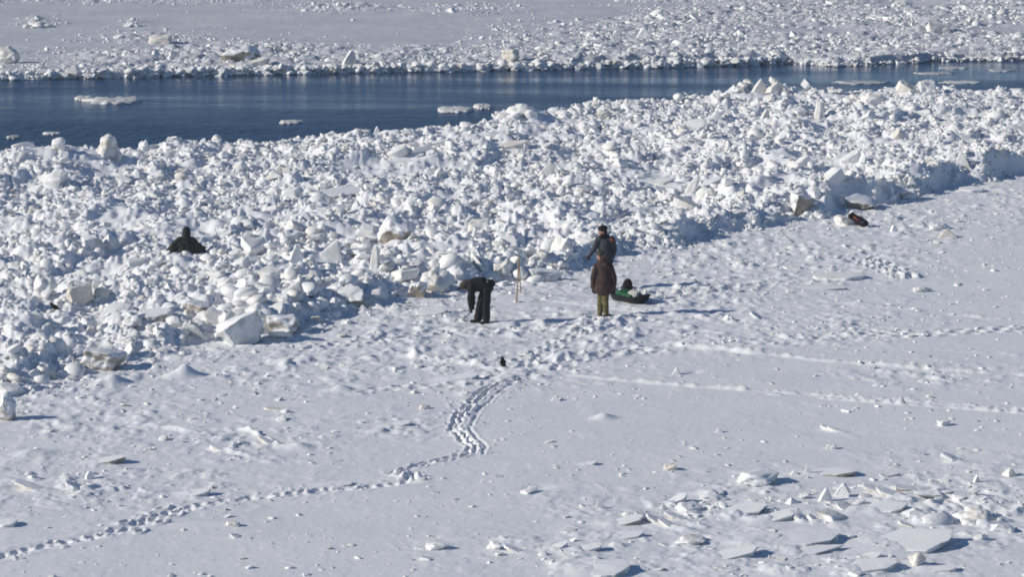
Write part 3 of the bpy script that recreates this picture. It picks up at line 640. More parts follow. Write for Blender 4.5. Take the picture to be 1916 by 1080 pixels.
windrow([(1270, 560), (1400, 536), (1560, 528), (1700, 520)], .06, .05, .10, .2, .03)
windrow([(1560, 478), (1700, 473), (1800, 466), (1940, 461)], .07, .05, .10, .1, .05)
windrow([(1040, 565), (1120, 575), (1200, 585), (1300, 596), (1380, 606)], .08, .05, .10, .2, .02)
windrow([(900, 585), (935, 590), (965, 594)], .12, .09, .10, 0)
windrow([(600, 662), (690, 656), (760, 668), (830, 678)], .08, .06, .11, .2)
windrow([(820, 660), (900, 655), (1000, 640), (1100, 645)], .07, .05, .11, .2)
for px, py, r, a_ in [(1045, 665, .34, .17), (1090, 661, .42, .12), (345, 697, .40, .26), (212, 712, .36, .24), (1180, 622, .3, .12),
                      (1115, 612, .3, .10), (640, 724, .3, .13), (1130, 775, .26, .12), (870, 730, .2, .07), (1010, 905, .3, -.05),
                      (1160, 590, .25, .1), (950, 700, .35, .08), (60, 845, .4, .10), (560, 830, .3, .10), (1300, 688, .2, -.05)]:
    x, y = ground(px, py + 8); stamp(x, y, r, r * .8, random.random(), a_)

for p in PIECES:
    if p[4] != 'slab' or p[1] < 560 or p[0] < 600 and p[1] < 740: continue
    x, y = ground(p[0], p[1]); s_ = px_scale(p[0], p[1]); wm = p[2] / s_; hm = p[3] / s_
    dm = wm * p[8] * 1.25; sg = -1 if p[7] >= 0 else 1; yw = math.radians(p[6])
    stamp(x + sg * wm * .34 * math.cos(yw), y + dm * .42 + sg * wm * .34 * math.sin(yw), wm * .55, dm * .65, yw, hm * .42)
idx = np.arange(NR * NC).reshape(NR, NC)
Fq = np.stack([idx[:-1, :-1], idx[:-1, 1:], idx[1:, 1:], idx[1:, :-1]], -1).reshape(-1, 4)
V = np.stack([GX, GY, GZ], -1).reshape(-1, 3)
ice_sheet = link('ice_sheet', np_mesh('ice_sheet', V, Fq, [M_SNOW]))
tag(ice_sheet, 'snow-covered river ice sheet with trails of footprints', kind='structure')

# ------------------------------------------------------------------ far ice sheet and water
rp = np.linspace(150, -70, 330)
yf = np.array([ground(PW / 2, p)[1] for p in rp])
yf = np.concatenate([yf, [300, 380, 600, 1200, 3000]])
ac = np.concatenate([[-6, -2, -.8, -.4, -.29], np.linspace(-.24, .24, 620), [.29, .4, .8, 2, 6]])
FX = ac[None, :] * yf[:, None]; FY = np.repeat(yf[:, None], len(ac), 1)
FZ = height(FX, FY)
_, fpx, fpy, _, _, fs = fields(FX, FY)
frr = far_rubble(fpx, fpy, FX, FY, fs)
fwx = FX + .2 * (fbm(FX, FY, .6, 2, 301.) - .5); fwy = FY + .2 * (fbm(FX, FY, .6, 2, 305.) - .5)
FZ += sst(.1, .5, fs) * sst(.25, .8, frr) * (.28 * domes(fwx, fwy, .6, 4, .35) + .36 * domes(fwx, fwy, .36, 5, .6) + .4 * domes(fwx, fwy, .22, 6, .7) - .05)
FZ += sst(.05, .4, fs) * ((.04 + .26 * frr) * (fbm(FX, FY, .55, 3, 14.) - .5) + .05 * (fbm(FX, FY, 3.5, 2, 15.) - .5))
idx = np.arange(len(yf) * len(ac)).reshape(len(yf), len(ac))
Fq = np.stack([idx[:-1, :-1], idx[:-1, 1:], idx[1:, 1:], idx[1:, :-1]], -1).reshape(-1, 4)
far_sheet = link('far_ice_sheet', np_mesh('far_ice_sheet', np.stack([FX, FY, FZ], -1).reshape(-1, 3), Fq, [M_FAR]))
tag(far_sheet, 'greyish rough ice sheet beyond the open channel', kind='structure')
water = link('river_water', np_mesh('river_water', [(-3000, 60, WATER_Z), (3000, 60, WATER_Z), (3000, 3000, WATER_Z), (-3000, 3000, WATER_Z)], [(0, 1, 2, 3)], [M_WATER]))
tag(water, 'dark blue open water channel', kind='structure')

# ------------------------------------------------------------------ ice shapes
DG = bpy.context.evaluated_depsgraph_get
def bake(me, mods):
    """apply modifiers to a mesh and return the result"""
    o = bpy.data.objects.new('tmp', me); COL.objects.link(o)
    for t, kw in mods:
        m = o.modifiers.new(t, t)
        for k, v in kw.items(): setattr(m, k, v)
    dg = DG(); dg.update()
    out = bpy.data.meshes.new_from_object(o.evaluated_get(dg))
    bpy.data.objects.remove(o)
    return out
def rough_up(me, amp, freq, seed):
    off = Vector((seed * 3.1, seed * 1.7, seed * 5.3))
    for v in me.vertices:
        n = v.co.normalized() if v.co.length > 1e-4 else Vector((0, 0, 1))
        v.co += n * amp * (mn.noise(v.co * freq + off) + .5 * mn.noise(v.co * freq * 2.3 + off))
def unit_box(me):
    co = np.empty(len(me.vertices) * 3); me.vertices.foreach_get('co', co); co = co.reshape(-1, 3)
    lo, hi = co.min(0), co.max(0)
    co = (co - (lo + hi) / 2) / np.maximum(hi - lo, 1e-6)
    me.vertices.foreach_set('co', co.ravel()); me.update()
def hull_mesh(pts, name='ice'):
    bm = bmesh.new()
    for p in pts: bm.verts.new(p)
    r = bmesh.ops.convex_hull(bm, input=bm.verts)
    bmesh.ops.delete(bm, geom=[v for v in bm.verts if not v.link_faces], context='VERTS')
    bmesh.ops.recalc_face_normals(bm, faces=bm.faces)
    me = bpy.data.meshes.new(name); bm.to_mesh(me); bm.free()
    return me
def smooth(me):
    me.polygons.foreach_set('use_smooth', np.full(len(me.polygons), True))
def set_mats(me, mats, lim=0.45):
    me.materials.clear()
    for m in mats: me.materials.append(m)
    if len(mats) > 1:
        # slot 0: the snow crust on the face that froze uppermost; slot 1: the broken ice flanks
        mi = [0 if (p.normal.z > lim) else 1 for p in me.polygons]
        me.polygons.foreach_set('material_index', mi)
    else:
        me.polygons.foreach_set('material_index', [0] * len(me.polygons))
def ice_mesh(kind, seed, lod=2):
    """unit-box ice shapes; each kind has its own outline"""
    R = random.Random(seed)
    if kind == 'lump':
        bm = bmesh.new(); bmesh.ops.create_icosphere(bm, subdivisions=lod + 1, radius=1)
        me = bpy.data.meshes.new('ice'); bm.to_mesh(me); bm.free()
        rough_up(me, .34, 1.1, seed); rough_up(me, .10, 3.1, seed + 9)
    elif kind in ('block', 'boulder'):
        n = 14 if kind == 'boulder' else 10
        pts = [Vector((R.gauss(0, 1), R.gauss(0, 1), R.gauss(0, 1))).normalized() * R.uniform(.75, 1.1) for _ in range(n)]
        if kind == 'block':
            pts = [Vector([max(-.72, min(.72, c)) for c in p * 1.35]) for p in pts] + [Vector((sx * .65, sy * .6, sz * .6)) + Vector((R.gauss(0, .2), R.gauss(0, .2), R.gauss(0, .2))) for sx in (-1, 1) for sy in (-1, 1) for sz in (-1, 1)]
        me = bake(hull_mesh(pts), [('BEVEL', dict(width=.26 if kind == 'block' else .3, segments=2, limit_method='ANGLE', angle_limit=.35)), ('SUBSURF', dict(levels=lod, subdivision_type='CATMULL_CLARK'))])
        rough_up(me, .15, 2.0, seed)
    elif kind == 'heap':
        bm = bmesh.new()
        for i in range(22):
            t = R.random() * math.tau; q = R.random() ** .6; rr = R.uniform(.16, .38) * (1.15 - .5 * q)
            bmesh.ops.create_icosphere(bm, subdivisions=2, radius=rr, matrix=Matrix.Translation((math.cos(t) * q * .8, math.sin(t) * q * .7, (1 - q) * R.uniform(.1, .95) - .1)) @ Euler((R.random() * 3, R.random() * 3, 0)).to_matrix().to_4x4() @ Matrix.Diagonal((R.uniform(.7, 1.4), 1, R.uniform(.7, 1.1), 1)))
        me = bpy.data.meshes.new('ice'); bm.to_mesh(me); bm.free()
        me = bake(me, [('REMESH', dict(mode='VOXEL', voxel_size=.06)), ('SMOOTH', dict(factor=.5, iterations=2))])
        rough_up(me, .08, 3.0, seed)
    elif kind == 'slab':
        k = R.randint(8, 12); pts = []
        for i in range(k):
            t = (i + R.uniform(-.35, .35)) / k * math.tau; r = R.uniform(.7, 1.1)
            x, y = r * math.cos(t), r * math.sin(t)
            pts += [Vector((x, y, .5 + R.uniform(-.08, .08))), Vector((x * R.uniform(.86, 1), y * R.uniform(.86, 1), -.5))]
        me = bake(hull_mesh([Vector((p.x, p.y, p.z * .3)) for p in pts]), [('BEVEL', dict(width=.07, segments=2, limit_method='ANGLE', angle_limit=.4)), ('SUBSURF', dict(levels=lod, subdivision_type='CATMULL_CLARK'))])
        rough_up(me, .06, 2.2, seed); rough_up(me, .03, 5.0, seed + 3)
    elif kind == 'fin':
        pts = []
        for x, z in [(-.9, -1), (.75, -1), (.95, -.2), (.55, .75), (.2, 1), (-.35, .25), (-.7, -.4)]:
            j = R.uniform(-.12, .12)
            for y in (-.34, .34): pts.append(Vector((x + j, y * (1 - .35 * (z + 1) / 2), z + R.uniform(-.08, .08))))
        me = bake(hull_mesh(pts), [('BEVEL', dict(width=.09, segments=2, limit_method='ANGLE', angle_limit=.4)), ('SUBSURF', dict(levels=lod, subdivision_type='CATMULL_CLARK'))])
        rough_up(me, .05, 2.1, seed)
    elif kind == 'pillar':
        pts = []
        for z, r in [(-1, .55), (-.3, .5), (.4, .42), (1, .25)]:
            for i in range(5):
                t = (i + R.uniform(-.25, .25)) / 5 * math.tau
                pts.append(Vector((math.cos(t) * r + z * .06, math.sin(t) * r, z)))
        me = bake(hull_mesh(pts), [('BEVEL', dict(width=.06, segments=2, limit_method='ANGLE', angle_limit=.3)), ('SUBSURF', dict(levels=lod, subdivision_type='CATMULL_CLARK'))])
        rough_up(me, .05, 2.4, seed)
    elif kind == 'pyramid':
        pts = [Vector((-1, -.7, -1)), Vector((1, -.6, -1)), Vector((.7, .8, -1)), Vector((-.8, .7, -1)), Vector((R.uniform(-.2, .2), 0, 1)), Vector((R.uniform(-.3, .2), .2, .8)), Vector((.5, 0, -.1))]
        me = bake(hull_mesh(pts), [('BEVEL', dict(width=.07, segments=2, limit_method='ANGLE', angle_limit=.3)), ('SUBSURF', dict(levels=lod, subdivision_type='CATMULL_CLARK'))])
        rough_up(me, .06, 2.0, seed)
    unit_box(me); smooth(me)
    return me

# ------------------------------------------------------------------ ice pieces that can be picked out
# (x px, base y px, width px, height px, shape, tint, yaw deg, raise-right deg, depth ratio, label)
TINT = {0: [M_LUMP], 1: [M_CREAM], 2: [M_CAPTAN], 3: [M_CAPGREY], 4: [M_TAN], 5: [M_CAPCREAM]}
blocked = []   # x, y, radius kept free of scattered lumps
for px_, py_, r_ in [(347, 478, .62), (347, 466, .5), (104, 584, .16), (104, 592, .2), (418, 466, .12)]:
    g_ = hit(px_, py_); blocked.append((g_[0], g_[1], r_, px_, py_))
def place_piece(i, p):
    px, py, w, h, kind, tint, yaw, tilt, dep, label = p
    x, y, z = hit(px, py)
    s = F / project(x, y, z)[2]
    wm, hm = w / s, h / s
    if kind == 'slab':
        hm = max(hm * .8, 0.05)
        dm = wm * dep * 1.25
    elif kind in ('fin', 'pillar'):
        dm = wm * (.9 if kind == 'pillar' else .55)
    else:
        dm = wm * dep * 1.05
    me = ice_mesh(kind, 100 + i)
    if kind in ('block', 'boulder'): rough_up(me, .035, 7.0, i); rough_up(me, .05, 4.0, i + 50)
    co = np.empty(len(me.vertices) * 3); me.vertices.foreach_get('co', co); co = co.reshape(-1, 3)
    emb = 0.0 if kind == 'slab' else .22
    co = co * [wm, dm, hm * (1 + emb)]
    if kind != 'slab': co[:, 2] += hm * (1 + emb) / 2 - hm * emb
    me.vertices.foreach_set('co', co.ravel()); me.update()
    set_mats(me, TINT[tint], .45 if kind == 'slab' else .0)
    flat = kind == 'slab'
    o = link({'slab': 'ice_plate', 'fin': 'ice_fin', 'pillar': 'ice_pillar', 'pyramid': 'ice_wedge', 'block': 'ice_block', 'boulder': 'ice_boulder', 'heap': 'ice_heap'}[kind], me)
    t = math.radians(tilt)
    o.rotation_euler = Euler((random.uniform(-.05, .05) + (.06 if flat else 0), -t, math.radians(yaw)))
    lift = abs(math.sin(t)) * wm * .30 + (hm * .10 if flat else 0)
    if kind in ('pillar',): lift = 0
    yb = y + dm * .42
    o.location = (x * yb / y, yb, z + lift)
    tag(o, label, 'ice', 'ice pieces on the frozen river', 'thing' if kind == 'pillar' else None)
    blocked.append((o.location.x, o.location.y, max(wm, dm) * .42, px, py))
    return o
for i, p in enumerate(PIECES):
    place_piece(i, p)

# ------------------------------------------------------------------ floating floes
M_FLOE = ice_material('wet_floe', (.74, .74, .73), (.62, .62, .61), (.45, .47, .48), .55)
def floe(px, py, w, d, z, seed, label):
    x, y = ground(px, py, WATER_Z)
    s = F / project(x, y, WATER_Z)[2]
    wm = w / s
    R = random.Random(seed); n = 46
    prof = [(.6 + .4 * R.random()) * (1 + .35 * mn.noise(Vector((math.cos(t) * 2, math.sin(t) * 2, seed)))) for t in [k / n * math.tau for k in range(n)]]
    V, Fc = [], []
    rings = [(1.0, -.06), (1.0, z * .6), (.9, z), (.55, z * 1.05), (.2, z * .9)]
    for q, zz in rings:
        for k in range(n):
            t = k / n * math.tau; r = prof[k] * q
            V.append((math.cos(t) * r * wm * .62, math.sin(t) * r * d, zz + (R.random() - .4) * z * (.9 if q < .95 else .2)))
    for a in range(len(rings) - 1):
        for k in range(n):
            k2 = (k + 1) % n
            Fc.append((a * n + k, a * n + k2, (a + 1) * n + k2, (a + 1) * n + k))
    me = np_mesh('ice_floe', V, Fc, [M_FLOE])
    bm = bmesh.new(); bm.from_mesh(me); bmesh.ops.holes_fill(bm, edges=bm.edges, sides=0); bm.to_mesh(me); bm.free()
    o = link('ice_floe', me); o.location = (x, y, WATER_Z)
    tag(o, label, 'floe', 'ice floes drifting in the channel')
floe(213, 190, 92, 1.5, .09, 1, 'bright ragged ice floe drifting in the dark water, the longest one')
floe(156, 185, 30, .7, .09, 2, 'small bright floe at the tip of the longest floe')
floe(852, 206, 64, 1.1, .08, 3, 'narrow tan floe beside the near rubble where the channel bends')
floe(905, 201, 34, .9, .09, 4, 'short tan floe right of the narrow tan floe')
floe(545, 229, 40, .7, .05, 5, 'tiny thin floe in the dark water mid channel')
floe(25, 258, 22, .6, .06, 6, 'small tan floe near the rubble at the picture edge')
floe(98, 250, 30, .5, .04, 7, 'thin film of ice above the blocky skyline heap')
floe(1612, 154, 92, 1.0, .025, 8, 'long flat grey floe in the narrow right channel')
floe(1748, 137, 66, .7, .025, 9, 'thin grey floe in the middle of the narrow right channel')
floe(1785, 127, 50, .7, .025, 10, 'small grey floe nearest the far bank')
floe(1872, 132, 44, .6, .025, 11, 'small grey floe toward the picture edge in the right channel')
floe(1800, 154, 70, .7, .025, 12, 'pale floe close to the near rubble in the right channel')

# ------------------------------------------------------------------ rubble lumps: the 180 largest are things, the rest one mass
VAR = [('lump', 7), ('boulder', 4), ('block', 6), ('slab', 4), ('pillar', 1), ('pyramid', 2)]
PROTO = bpy.data.collections.new('ice_shapes')
protos, pk = [], []
for kind, n in VAR:
    for k in range(n):
        me = ice_mesh(kind, 500 + 13 * len(protos), 1 if kind != 'lump' else 1)
        if kind == 'slab':
            co = np.empty(len(me.vertices) * 3); me.vertices.foreach_get('co', co); co = co.reshape(-1, 3) * [1, .8, .26]
            me.vertices.foreach_set('co', co.ravel())
        elif kind == 'pillar':
            co = np.empty(len(me.vertices) * 3); me.vertices.foreach_get('co', co); co = co.reshape(-1, 3) * [.45, .4, 1.2]
            me.vertices.foreach_set('co', co.ravel())
        me.update()
        set_mats(me, [M_LUMP])
        o = bpy.data.objects.new('%02d' % len(protos), me)
        PROTO.objects.link(o); protos.append(me); pk.append(kind)
pk_id = {k: [i for i, q in enumerate(pk) if q == k] for k in set(pk)}

def scatter(n, xr, yr, amax=0.235):
    x = rng.uniform(*xr, n); y = rng.uniform(*yr, n)
    k = np.abs(x / y) < amax
    return x[k], y[k]
def pick(n, weights):
    kinds = list(weights); w = np.array([weights[k] for k in kinds]); w = w / w.sum()
    c = rng.choice(len(kinds), n, p=w)
    return np.array([random.choice(pk_id[kinds[i]]) for i in c])
def eulers(idx, n):
    e = np.stack([rng.uniform(-.5, .5, n), rng.uniform(-.5, .5, n), rng.uniform(0, math.tau, n)], 1)
    sl = np.isin(idx, pk_id['slab'])
    e[sl, 0] = rng.normal(0, .35, sl.sum()); e[sl, 1] = rng.normal(-.1, .45, sl.sum())
    up = np.isin(idx, pk_id['pillar'] + pk_id['pyramid'])
    e[up, :2] *= .6
    return e
def free_of_pieces(x, y, r):
    ok = np.ones(len(x), bool)
    for bx, by, br, _, _ in blocked:
        ok &= (x - bx) ** 2 + (y - by) ** 2 > (br + r * .4) ** 2
    return ok

def instancer(name, P, idx, rot, scl, label):
    me = bpy.data.meshes.new(name)
    me.vertices.add(len(P)); me.vertices.foreach_set('co', np.asarray(P, np.float32).ravel())
    for nm, t, arr in (('shape', 'INT', idx.astype(np.int32)), ('rot', 'FLOAT_VECTOR', rot.astype(np.float32)), ('scl', 'FLOAT_VECTOR', scl.astype(np.float32))):
        at = me.attributes.new(nm, t, 'POINT')
        at.data.foreach_set('value' if t == 'INT' else 'vector', arr.ravel())
    o = link(name, me)
    me.materials.append(M_LUMP)
    ng = bpy.data.node_groups.new(name, 'GeometryNodeTree')
    ng.interface.new_socket('Geometry', in_out='INPUT', socket_type='NodeSocketGeometry')
    ng.interface.new_socket('Geometry', in_out='OUTPUT', socket_type='NodeSocketGeometry')
    gi = ng.nodes.new('NodeGroupInput'); go = ng.nodes.new('NodeGroupOutput')
    ci = ng.nodes.new('GeometryNodeCollectionInfo'); ci.inputs['Collection'].default_value = PROTO
    ci.inputs['Separate Children'].default_value = True; ci.inputs['Reset Children'].default_value = True
    ip = ng.nodes.new('GeometryNodeInstanceOnPoints'); ip.inputs['Pick Instance'].default_value = True
    def attr(nm, t):
        a = ng.nodes.new('GeometryNodeInputNamedAttribute'); a.data_type = t; a.inputs['Name'].default_value = nm
        return a.outputs[0]
    e2r = ng.nodes.new('FunctionNodeEulerToRotation')
    ng.links.new(attr('rot', 'FLOAT_VECTOR'), e2r.inputs[0])
    ng.links.new(gi.outputs[0], ip.inputs['Points']); ng.links.new(ci.outputs[0], ip.inputs['Instance'])
    ng.links.new(attr('shape', 'INT'), ip.inputs['Instance Index']); ng.links.new(e2r.outputs[0], ip.inputs['Rotation'])
    ng.links.new(attr('scl', 'FLOAT_VECTOR'), ip.inputs['Scale']); ng.links.new(ip.outputs[0], go.inputs[0])
    md = o.modifiers.new('scatter', 'NODES'); md.node_group = ng
    tag(o, label, kind='stuff')
    return o

# near rubble
x, y = scatter(420000, (-34, 40), (48, 135))
a, px, py, sf, sw, _ = fields(x, y)
k = (sf > -0.25) & (sw > -0.05)
dmul = np.where(sf < .1, .6, 1.0)
x, y, px, py, sf, sw, dmul = x[k], y[k], px[k], py[k], sf[k], sw[k], dmul[k]
dmul = dmul * np.where((sf > .1) & (sf < 1.6), 1.7, 1.0)
coarse = fbm(x, y, 3.2, 2, 50.)
r = np.exp(rng.normal(math.log(.074), .46, len(x))) * (.55 + 2.2 * np.clip(coarse - .25, 0, 1) ** 1.4)
r *= 1 + .55 * sst(380, 620, py)
big = rng.random(len(x)) < .045
r[big] *= rng.uniform(1.5, 2.3, big.sum())
r = np.clip(r, .035, .30)
# thin out: many small, room for the larger
k = rng.random(len(x)) < dmul * np.clip(.020 / r, .055, .4)
pool = sst(.60, .68, fbm(x, y, 2.4, 2, 70.)) * sst(1.5, 3, sf)
k &= rng.random(len(x)) > pool * .9
k &= free_of_pieces(x, y, r)
x, y, px, py, sf, sw, r = x[k], y[k], px[k], py[k], sf[k], sw[k], r[k]
N = len(x)
ki = pick(N, {'lump': 5, 'boulder': 2.5, 'block': 4.0, 'slab': 4.2, 'pillar': .3, 'pyramid': 1.0})
rot = eulers(ki, N)
st = rng.uniform(.75, 1.3, (N, 3)) * np.array([1.2, 1.1, .72])
scl = st * (2 * r)[:, None]
def sheet_z(x, y):
    i_ = np.clip(np.searchsorted(ys, y), 1, NR - 1); j_ = np.clip(np.searchsorted(aa, x / np.maximum(y, 40)), 1, NC - 1)
    return GZ[i_, j_]
z = sheet_z(x, y) + r * rng.uniform(-.35, .45, N)
order = np.argsort(-(r * rng.uniform(.9, 1.1, N) / y) * (np.abs(px - PW / 2) < PW / 2 - 12))
NIND = 190
LAND = [(348, 470, 'the seated person'), (945, 545, 'the two poles'), (1110, 470, 'the person in the grey jacket'), (860, 545, 'the bending person'),
        (100, 600, 'the black bird on the rubble'), (700, 490, 'the tall thin ice pillar'), (470, 620, 'the largest angular front block'),
        (740, 440, 'the broad boulder with the brown cavity'), (950, 280, 'the long tan ice plank'), (1017, 330, 'the leaning tan post'),
        (970, 225, 'the white ledge block at the water'), (1430, 190, 'the white shard cluster'), (1635, 200, 'the smooth tan boulder'),
        (1800, 310, 'the bright white wedge block'), (190, 470, 'the steep cream slab'), (1285, 380, 'the tall leaning white post'),
        (1600, 390, 'the flat-topped boulder in the shade'), (200, 300, 'the knobbly skyline tower'), (640, 370, 'the wide flat brown-edged slab'),
        (150, 690, 'the undercut block at the rubble foot'), (30, 680, 'the mushroom boulder at the picture edge'), (290, 600, 'the tan-flanked slab'),
        (550, 470, 'the white ice pyramid'), (1490, 400, 'the dark-sided ridge block'), (1556, 330, 'the two long tilted plates'), (660, 570, 'the brown-based front boulder')]
KN = {'lump': ('ice_lump', 'rounded snowy ice lump'), 'boulder': ('ice_boulder', 'smooth snowy ice boulder'), 'block': ('ice_block', 'angular snowy ice block'),
      'slab': ('ice_plate', 'thick broken ice slab'), 'pillar': ('ice_pillar', 'upright stub of ice'), 'pyramid': ('ice_wedge', 'pointed ice wedge')}
RANK = ['largest', 'second largest', 'third largest', 'fourth largest', 'fifth largest', 'sixth largest', 'seventh largest', 'eighth largest', 'ninth largest', 'tenth largest', 'eleventh largest', 'twelfth largest', 'thirteenth largest', 'fourteenth largest']
told = {}
for j in order[:NIND]:
    kind = pk[ki[j]]
    nm, words = KN[kind]
    o = link(nm, protos[ki[j]])
    o.location = (x[j], y[j], z[j]); o.rotation_euler = rot[j]; o.scale = scl[j]
    ppx, ppy, _ = project(x[j], y[j], z[j])
    d, lx, ly, t = min([((ppx - lx) ** 2 + ((ppy - ly) * 1.8) ** 2, lx, ly, t) for lx, ly, t in LAND])
    way = ('right of ' if ppx > lx else 'left of ') if abs(ppx - lx) > 2.2 * abs(ppy - ly) else ('below ' if ppy > ly else 'above ')
    tag(o, None, 'ice', 'loose ice pieces in the rubble', 'thing' if kind == 'pillar' else None)
    told.setdefault((words, way + t), []).append(o)
for (words, where), lst in told.items():
    for n_, o in enumerate(lst):
        o['label'] = (RANK[min(n_, 13)] + ' ' if len(lst) > 1 else '') + words + ' ' + where
rest = order[NIND:]
instancer('ice_rubble', np.stack([x, y, z], 1)[rest], ki[rest], rot[rest], scl[rest], 'jumbled field of small snow-crusted ice lumps piled along the channel')
print('near lumps', N)

# far rubble
x, y = scatter(260000, (-52, 52), (125, 215))
a, px, py, sf, sw, sfar = fields(x, y)
fr = far_rubble(px, py, x, y, sfar)
k = (sfar > .1) & (rng.random(len(x)) < np.maximum(fr ** 1.5 * .8, 1.0 * np.exp(-((sfar - .5) / .6) ** 2)) + .003)
x, y, sfar, fr, px = x[k], y[k], sfar[k], fr[k], px[k]
r = np.clip(np.exp(rng.normal(math.log(.088), .42, len(x))) * (.5 + .8 * fbm(x, y, 4., 2, 51.)) * (.6 + .5 * fr), .05, .38)
k = (rng.random(len(x)) < np.clip(.034 / r, .06, .6)) & free_of_pieces(x, y, r)
x, y, r = x[k], y[k], r[k]; N = len(x)
ki = pick(N, {'lump': 5, 'boulder': 1.5, 'block': 3, 'slab': 1.6, 'pyramid': .6})
zf = height(x, y) + r * rng.uniform(-.2, .5, N)
xe, ye = scatter(700000, (-52, 52), (125, 165)); _, pe, _, _, _, se = fields(xe, ye)
k = (se > -.22) & (se < .28) & (rng.random(len(xe)) < np.where(pe > 1462, .25, .6)); xe, ye, pe = xe[k], ye[k], pe[k]
re_ = np.clip(np.exp(rng.normal(math.log(.11), .4, len(xe))), .05, .28) * np.where(pe > 1462, .7, 1)
ze = np.where(pe > 1462, rng.uniform(WATER_Z - .05, .0, len(xe)), rng.uniform(WATER_Z - .02, .16, len(xe)))
x, y, r, zf = np.concatenate([x, xe]), np.concatenate([y, ye]), np.concatenate([r, re_]), np.concatenate([zf, ze]); N = len(x)
ki = pick(N, {'lump': 5, 'boulder': 2, 'block': 2, 'slab': 1.2, 'pyramid': .4})
instancer('far_ice_rubble', np.stack([x, y, zf], 1), ki, eulers(ki, N), (rng.uniform(.75, 1.35, (N, 3)) * np.array([1.2, 1.1, .7])) * (2 * r)[:, None],
          'jumbled ice lumps along and beyond the far bank')
print('far lumps', N)

# crumbs on the open snow
x, y = scatter(90000, (-22, 30), (42, 105))
a, px, py, sf, sw, _ = fields(x, y)
clus = sst(.50, .68, fbm(x, y, 1.1, 3, 80.))
dens = .09 + .85 * np.clip(blobs(px, py, CHURN) * 1.2, 0, 1) * (.12 + clus) + .6 * np.exp(-((sf + .4) / .8) ** 2) + .30 * sst(.60, .72, fbm(x, y, 1.6, 3, 90.))
k = (sf < .1) & (rng.random(len(x)) < dens * .6)
x, y, sf, px, py = x[k], y[k], sf[k], px[k], py[k]
r = np.clip(np.exp(rng.normal(math.log(.024), .5, len(x))), .012, .085)
r *= 1 + 1.8 * np.exp(-((px - 1560) / 420) ** 2 - ((py - 990) / 80) ** 2) * (rng.random(len(x)) < .35)
k = free_of_pieces(x, y, r); x, y, r = x[k], y[k], r[k]; N = len(x)
ki = pick(N, {'lump': 2, 'block': 3, 'slab': 7, 'pyramid': .5})
i_ = np.clip(np.searchsorted(ys, y), 1, NR - 1); j_ = np.clip(np.searchsorted(aa, x / np.maximum(y, 40)), 1, NC - 1)
instancer('snow_crumbs', np.stack([x, y, GZ[i_, j_] + r * .12], 1), ki, eulers(ki, N) * np.array([.6, .6, 1]), (rng.uniform(.7, 1.5, (N, 3)) * np.array([1.5, 1.3, .55])) * (2 * r)[:, None],
          'scattered crumbs and chips of ice on the open snow')
print('crumbs', N)
#PEOPLE
# ------------------------------------------------------------------ people and their things
def capsule(bm, p0, r0, p1, r1, flat=(1, 1, 1)):
    """tapered limb: hull of two spheres"""
    vs = []
    for p, r in ((p0, r0), (p1, r1)):
        for i in range(1, 6):
            th = math.pi * i / 6
            for k in range(10):
                t = k / 10 * math.tau
                vs.append(bm.verts.new((p[0] + r * flat[0] * math.sin(th) * math.cos(t), p[1] + r * flat[1] * math.sin(th) * math.sin(t), p[2] + r * flat[2] * math.cos(th))))
        vs.append(bm.verts.new((p[0], p[1], p[2] + r * flat[2]))); vs.append(bm.verts.new((p[0], p[1], p[2] - r * flat[2])))
    res = bmesh.ops.convex_hull(bm, input=vs)
    dead = list({e for e in res['geom_interior'] + res['geom_unused'] if isinstance(e, bmesh.types.BMVert)})
    if dead: bmesh.ops.delete(bm, geom=dead, context='VERTS')
def skin(name, caps, mat, parent, voxel=.016, it=4, wrinkle=0.0):
    """one continuous surface grown over a chain of tapered limbs"""
    bm = bmesh.new()
    for c in caps:
        pts, rs = c[0], c[1]
        fl = c[2] if len(c) > 2 else (1, 1, 1)
        if len(pts) == 1: pts = [pts[0], (pts[0][0], pts[0][1], pts[0][2] + .001)]; rs = [rs[0], rs[0]]
        for i in range(len(pts) - 1):
            capsule(bm, pts[i], rs[i], pts[i + 1], rs[i + 1], fl)
    bmesh.ops.recalc_face_normals(bm, faces=bm.faces)
    me = bpy.data.meshes.new(name); bm.to_mesh(me); bm.free()
    me = bake(me, [('REMESH', dict(mode='VOXEL', voxel_size=voxel)), ('SMOOTH', dict(factor=.5, iterations=it))])
    if wrinkle:
        for v in me.vertices:
            q = v.co * 7 + Vector((parent.location.x, 0, 0))
            v.co += v.normal * wrinkle * (mn.noise(Vector((q.x, q.y, q.z * .6))) + .6 * mn.noise(q * 2.3))
    me.name = name; me.materials.clear(); me.materials.append(mat)
    smooth(me)
    return link(name, me, parent)
def box_part(name, pts, mat, parent, lvl=1, bevel=.012):
    me = bake(hull_mesh([Vector(p) for p in pts], name), [('BEVEL', dict(width=bevel, segments=2)), ('SUBSURF', dict(levels=lvl))])
    me.name = name; me.materials.append(mat); smooth(me)
    return link(name, me, parent)
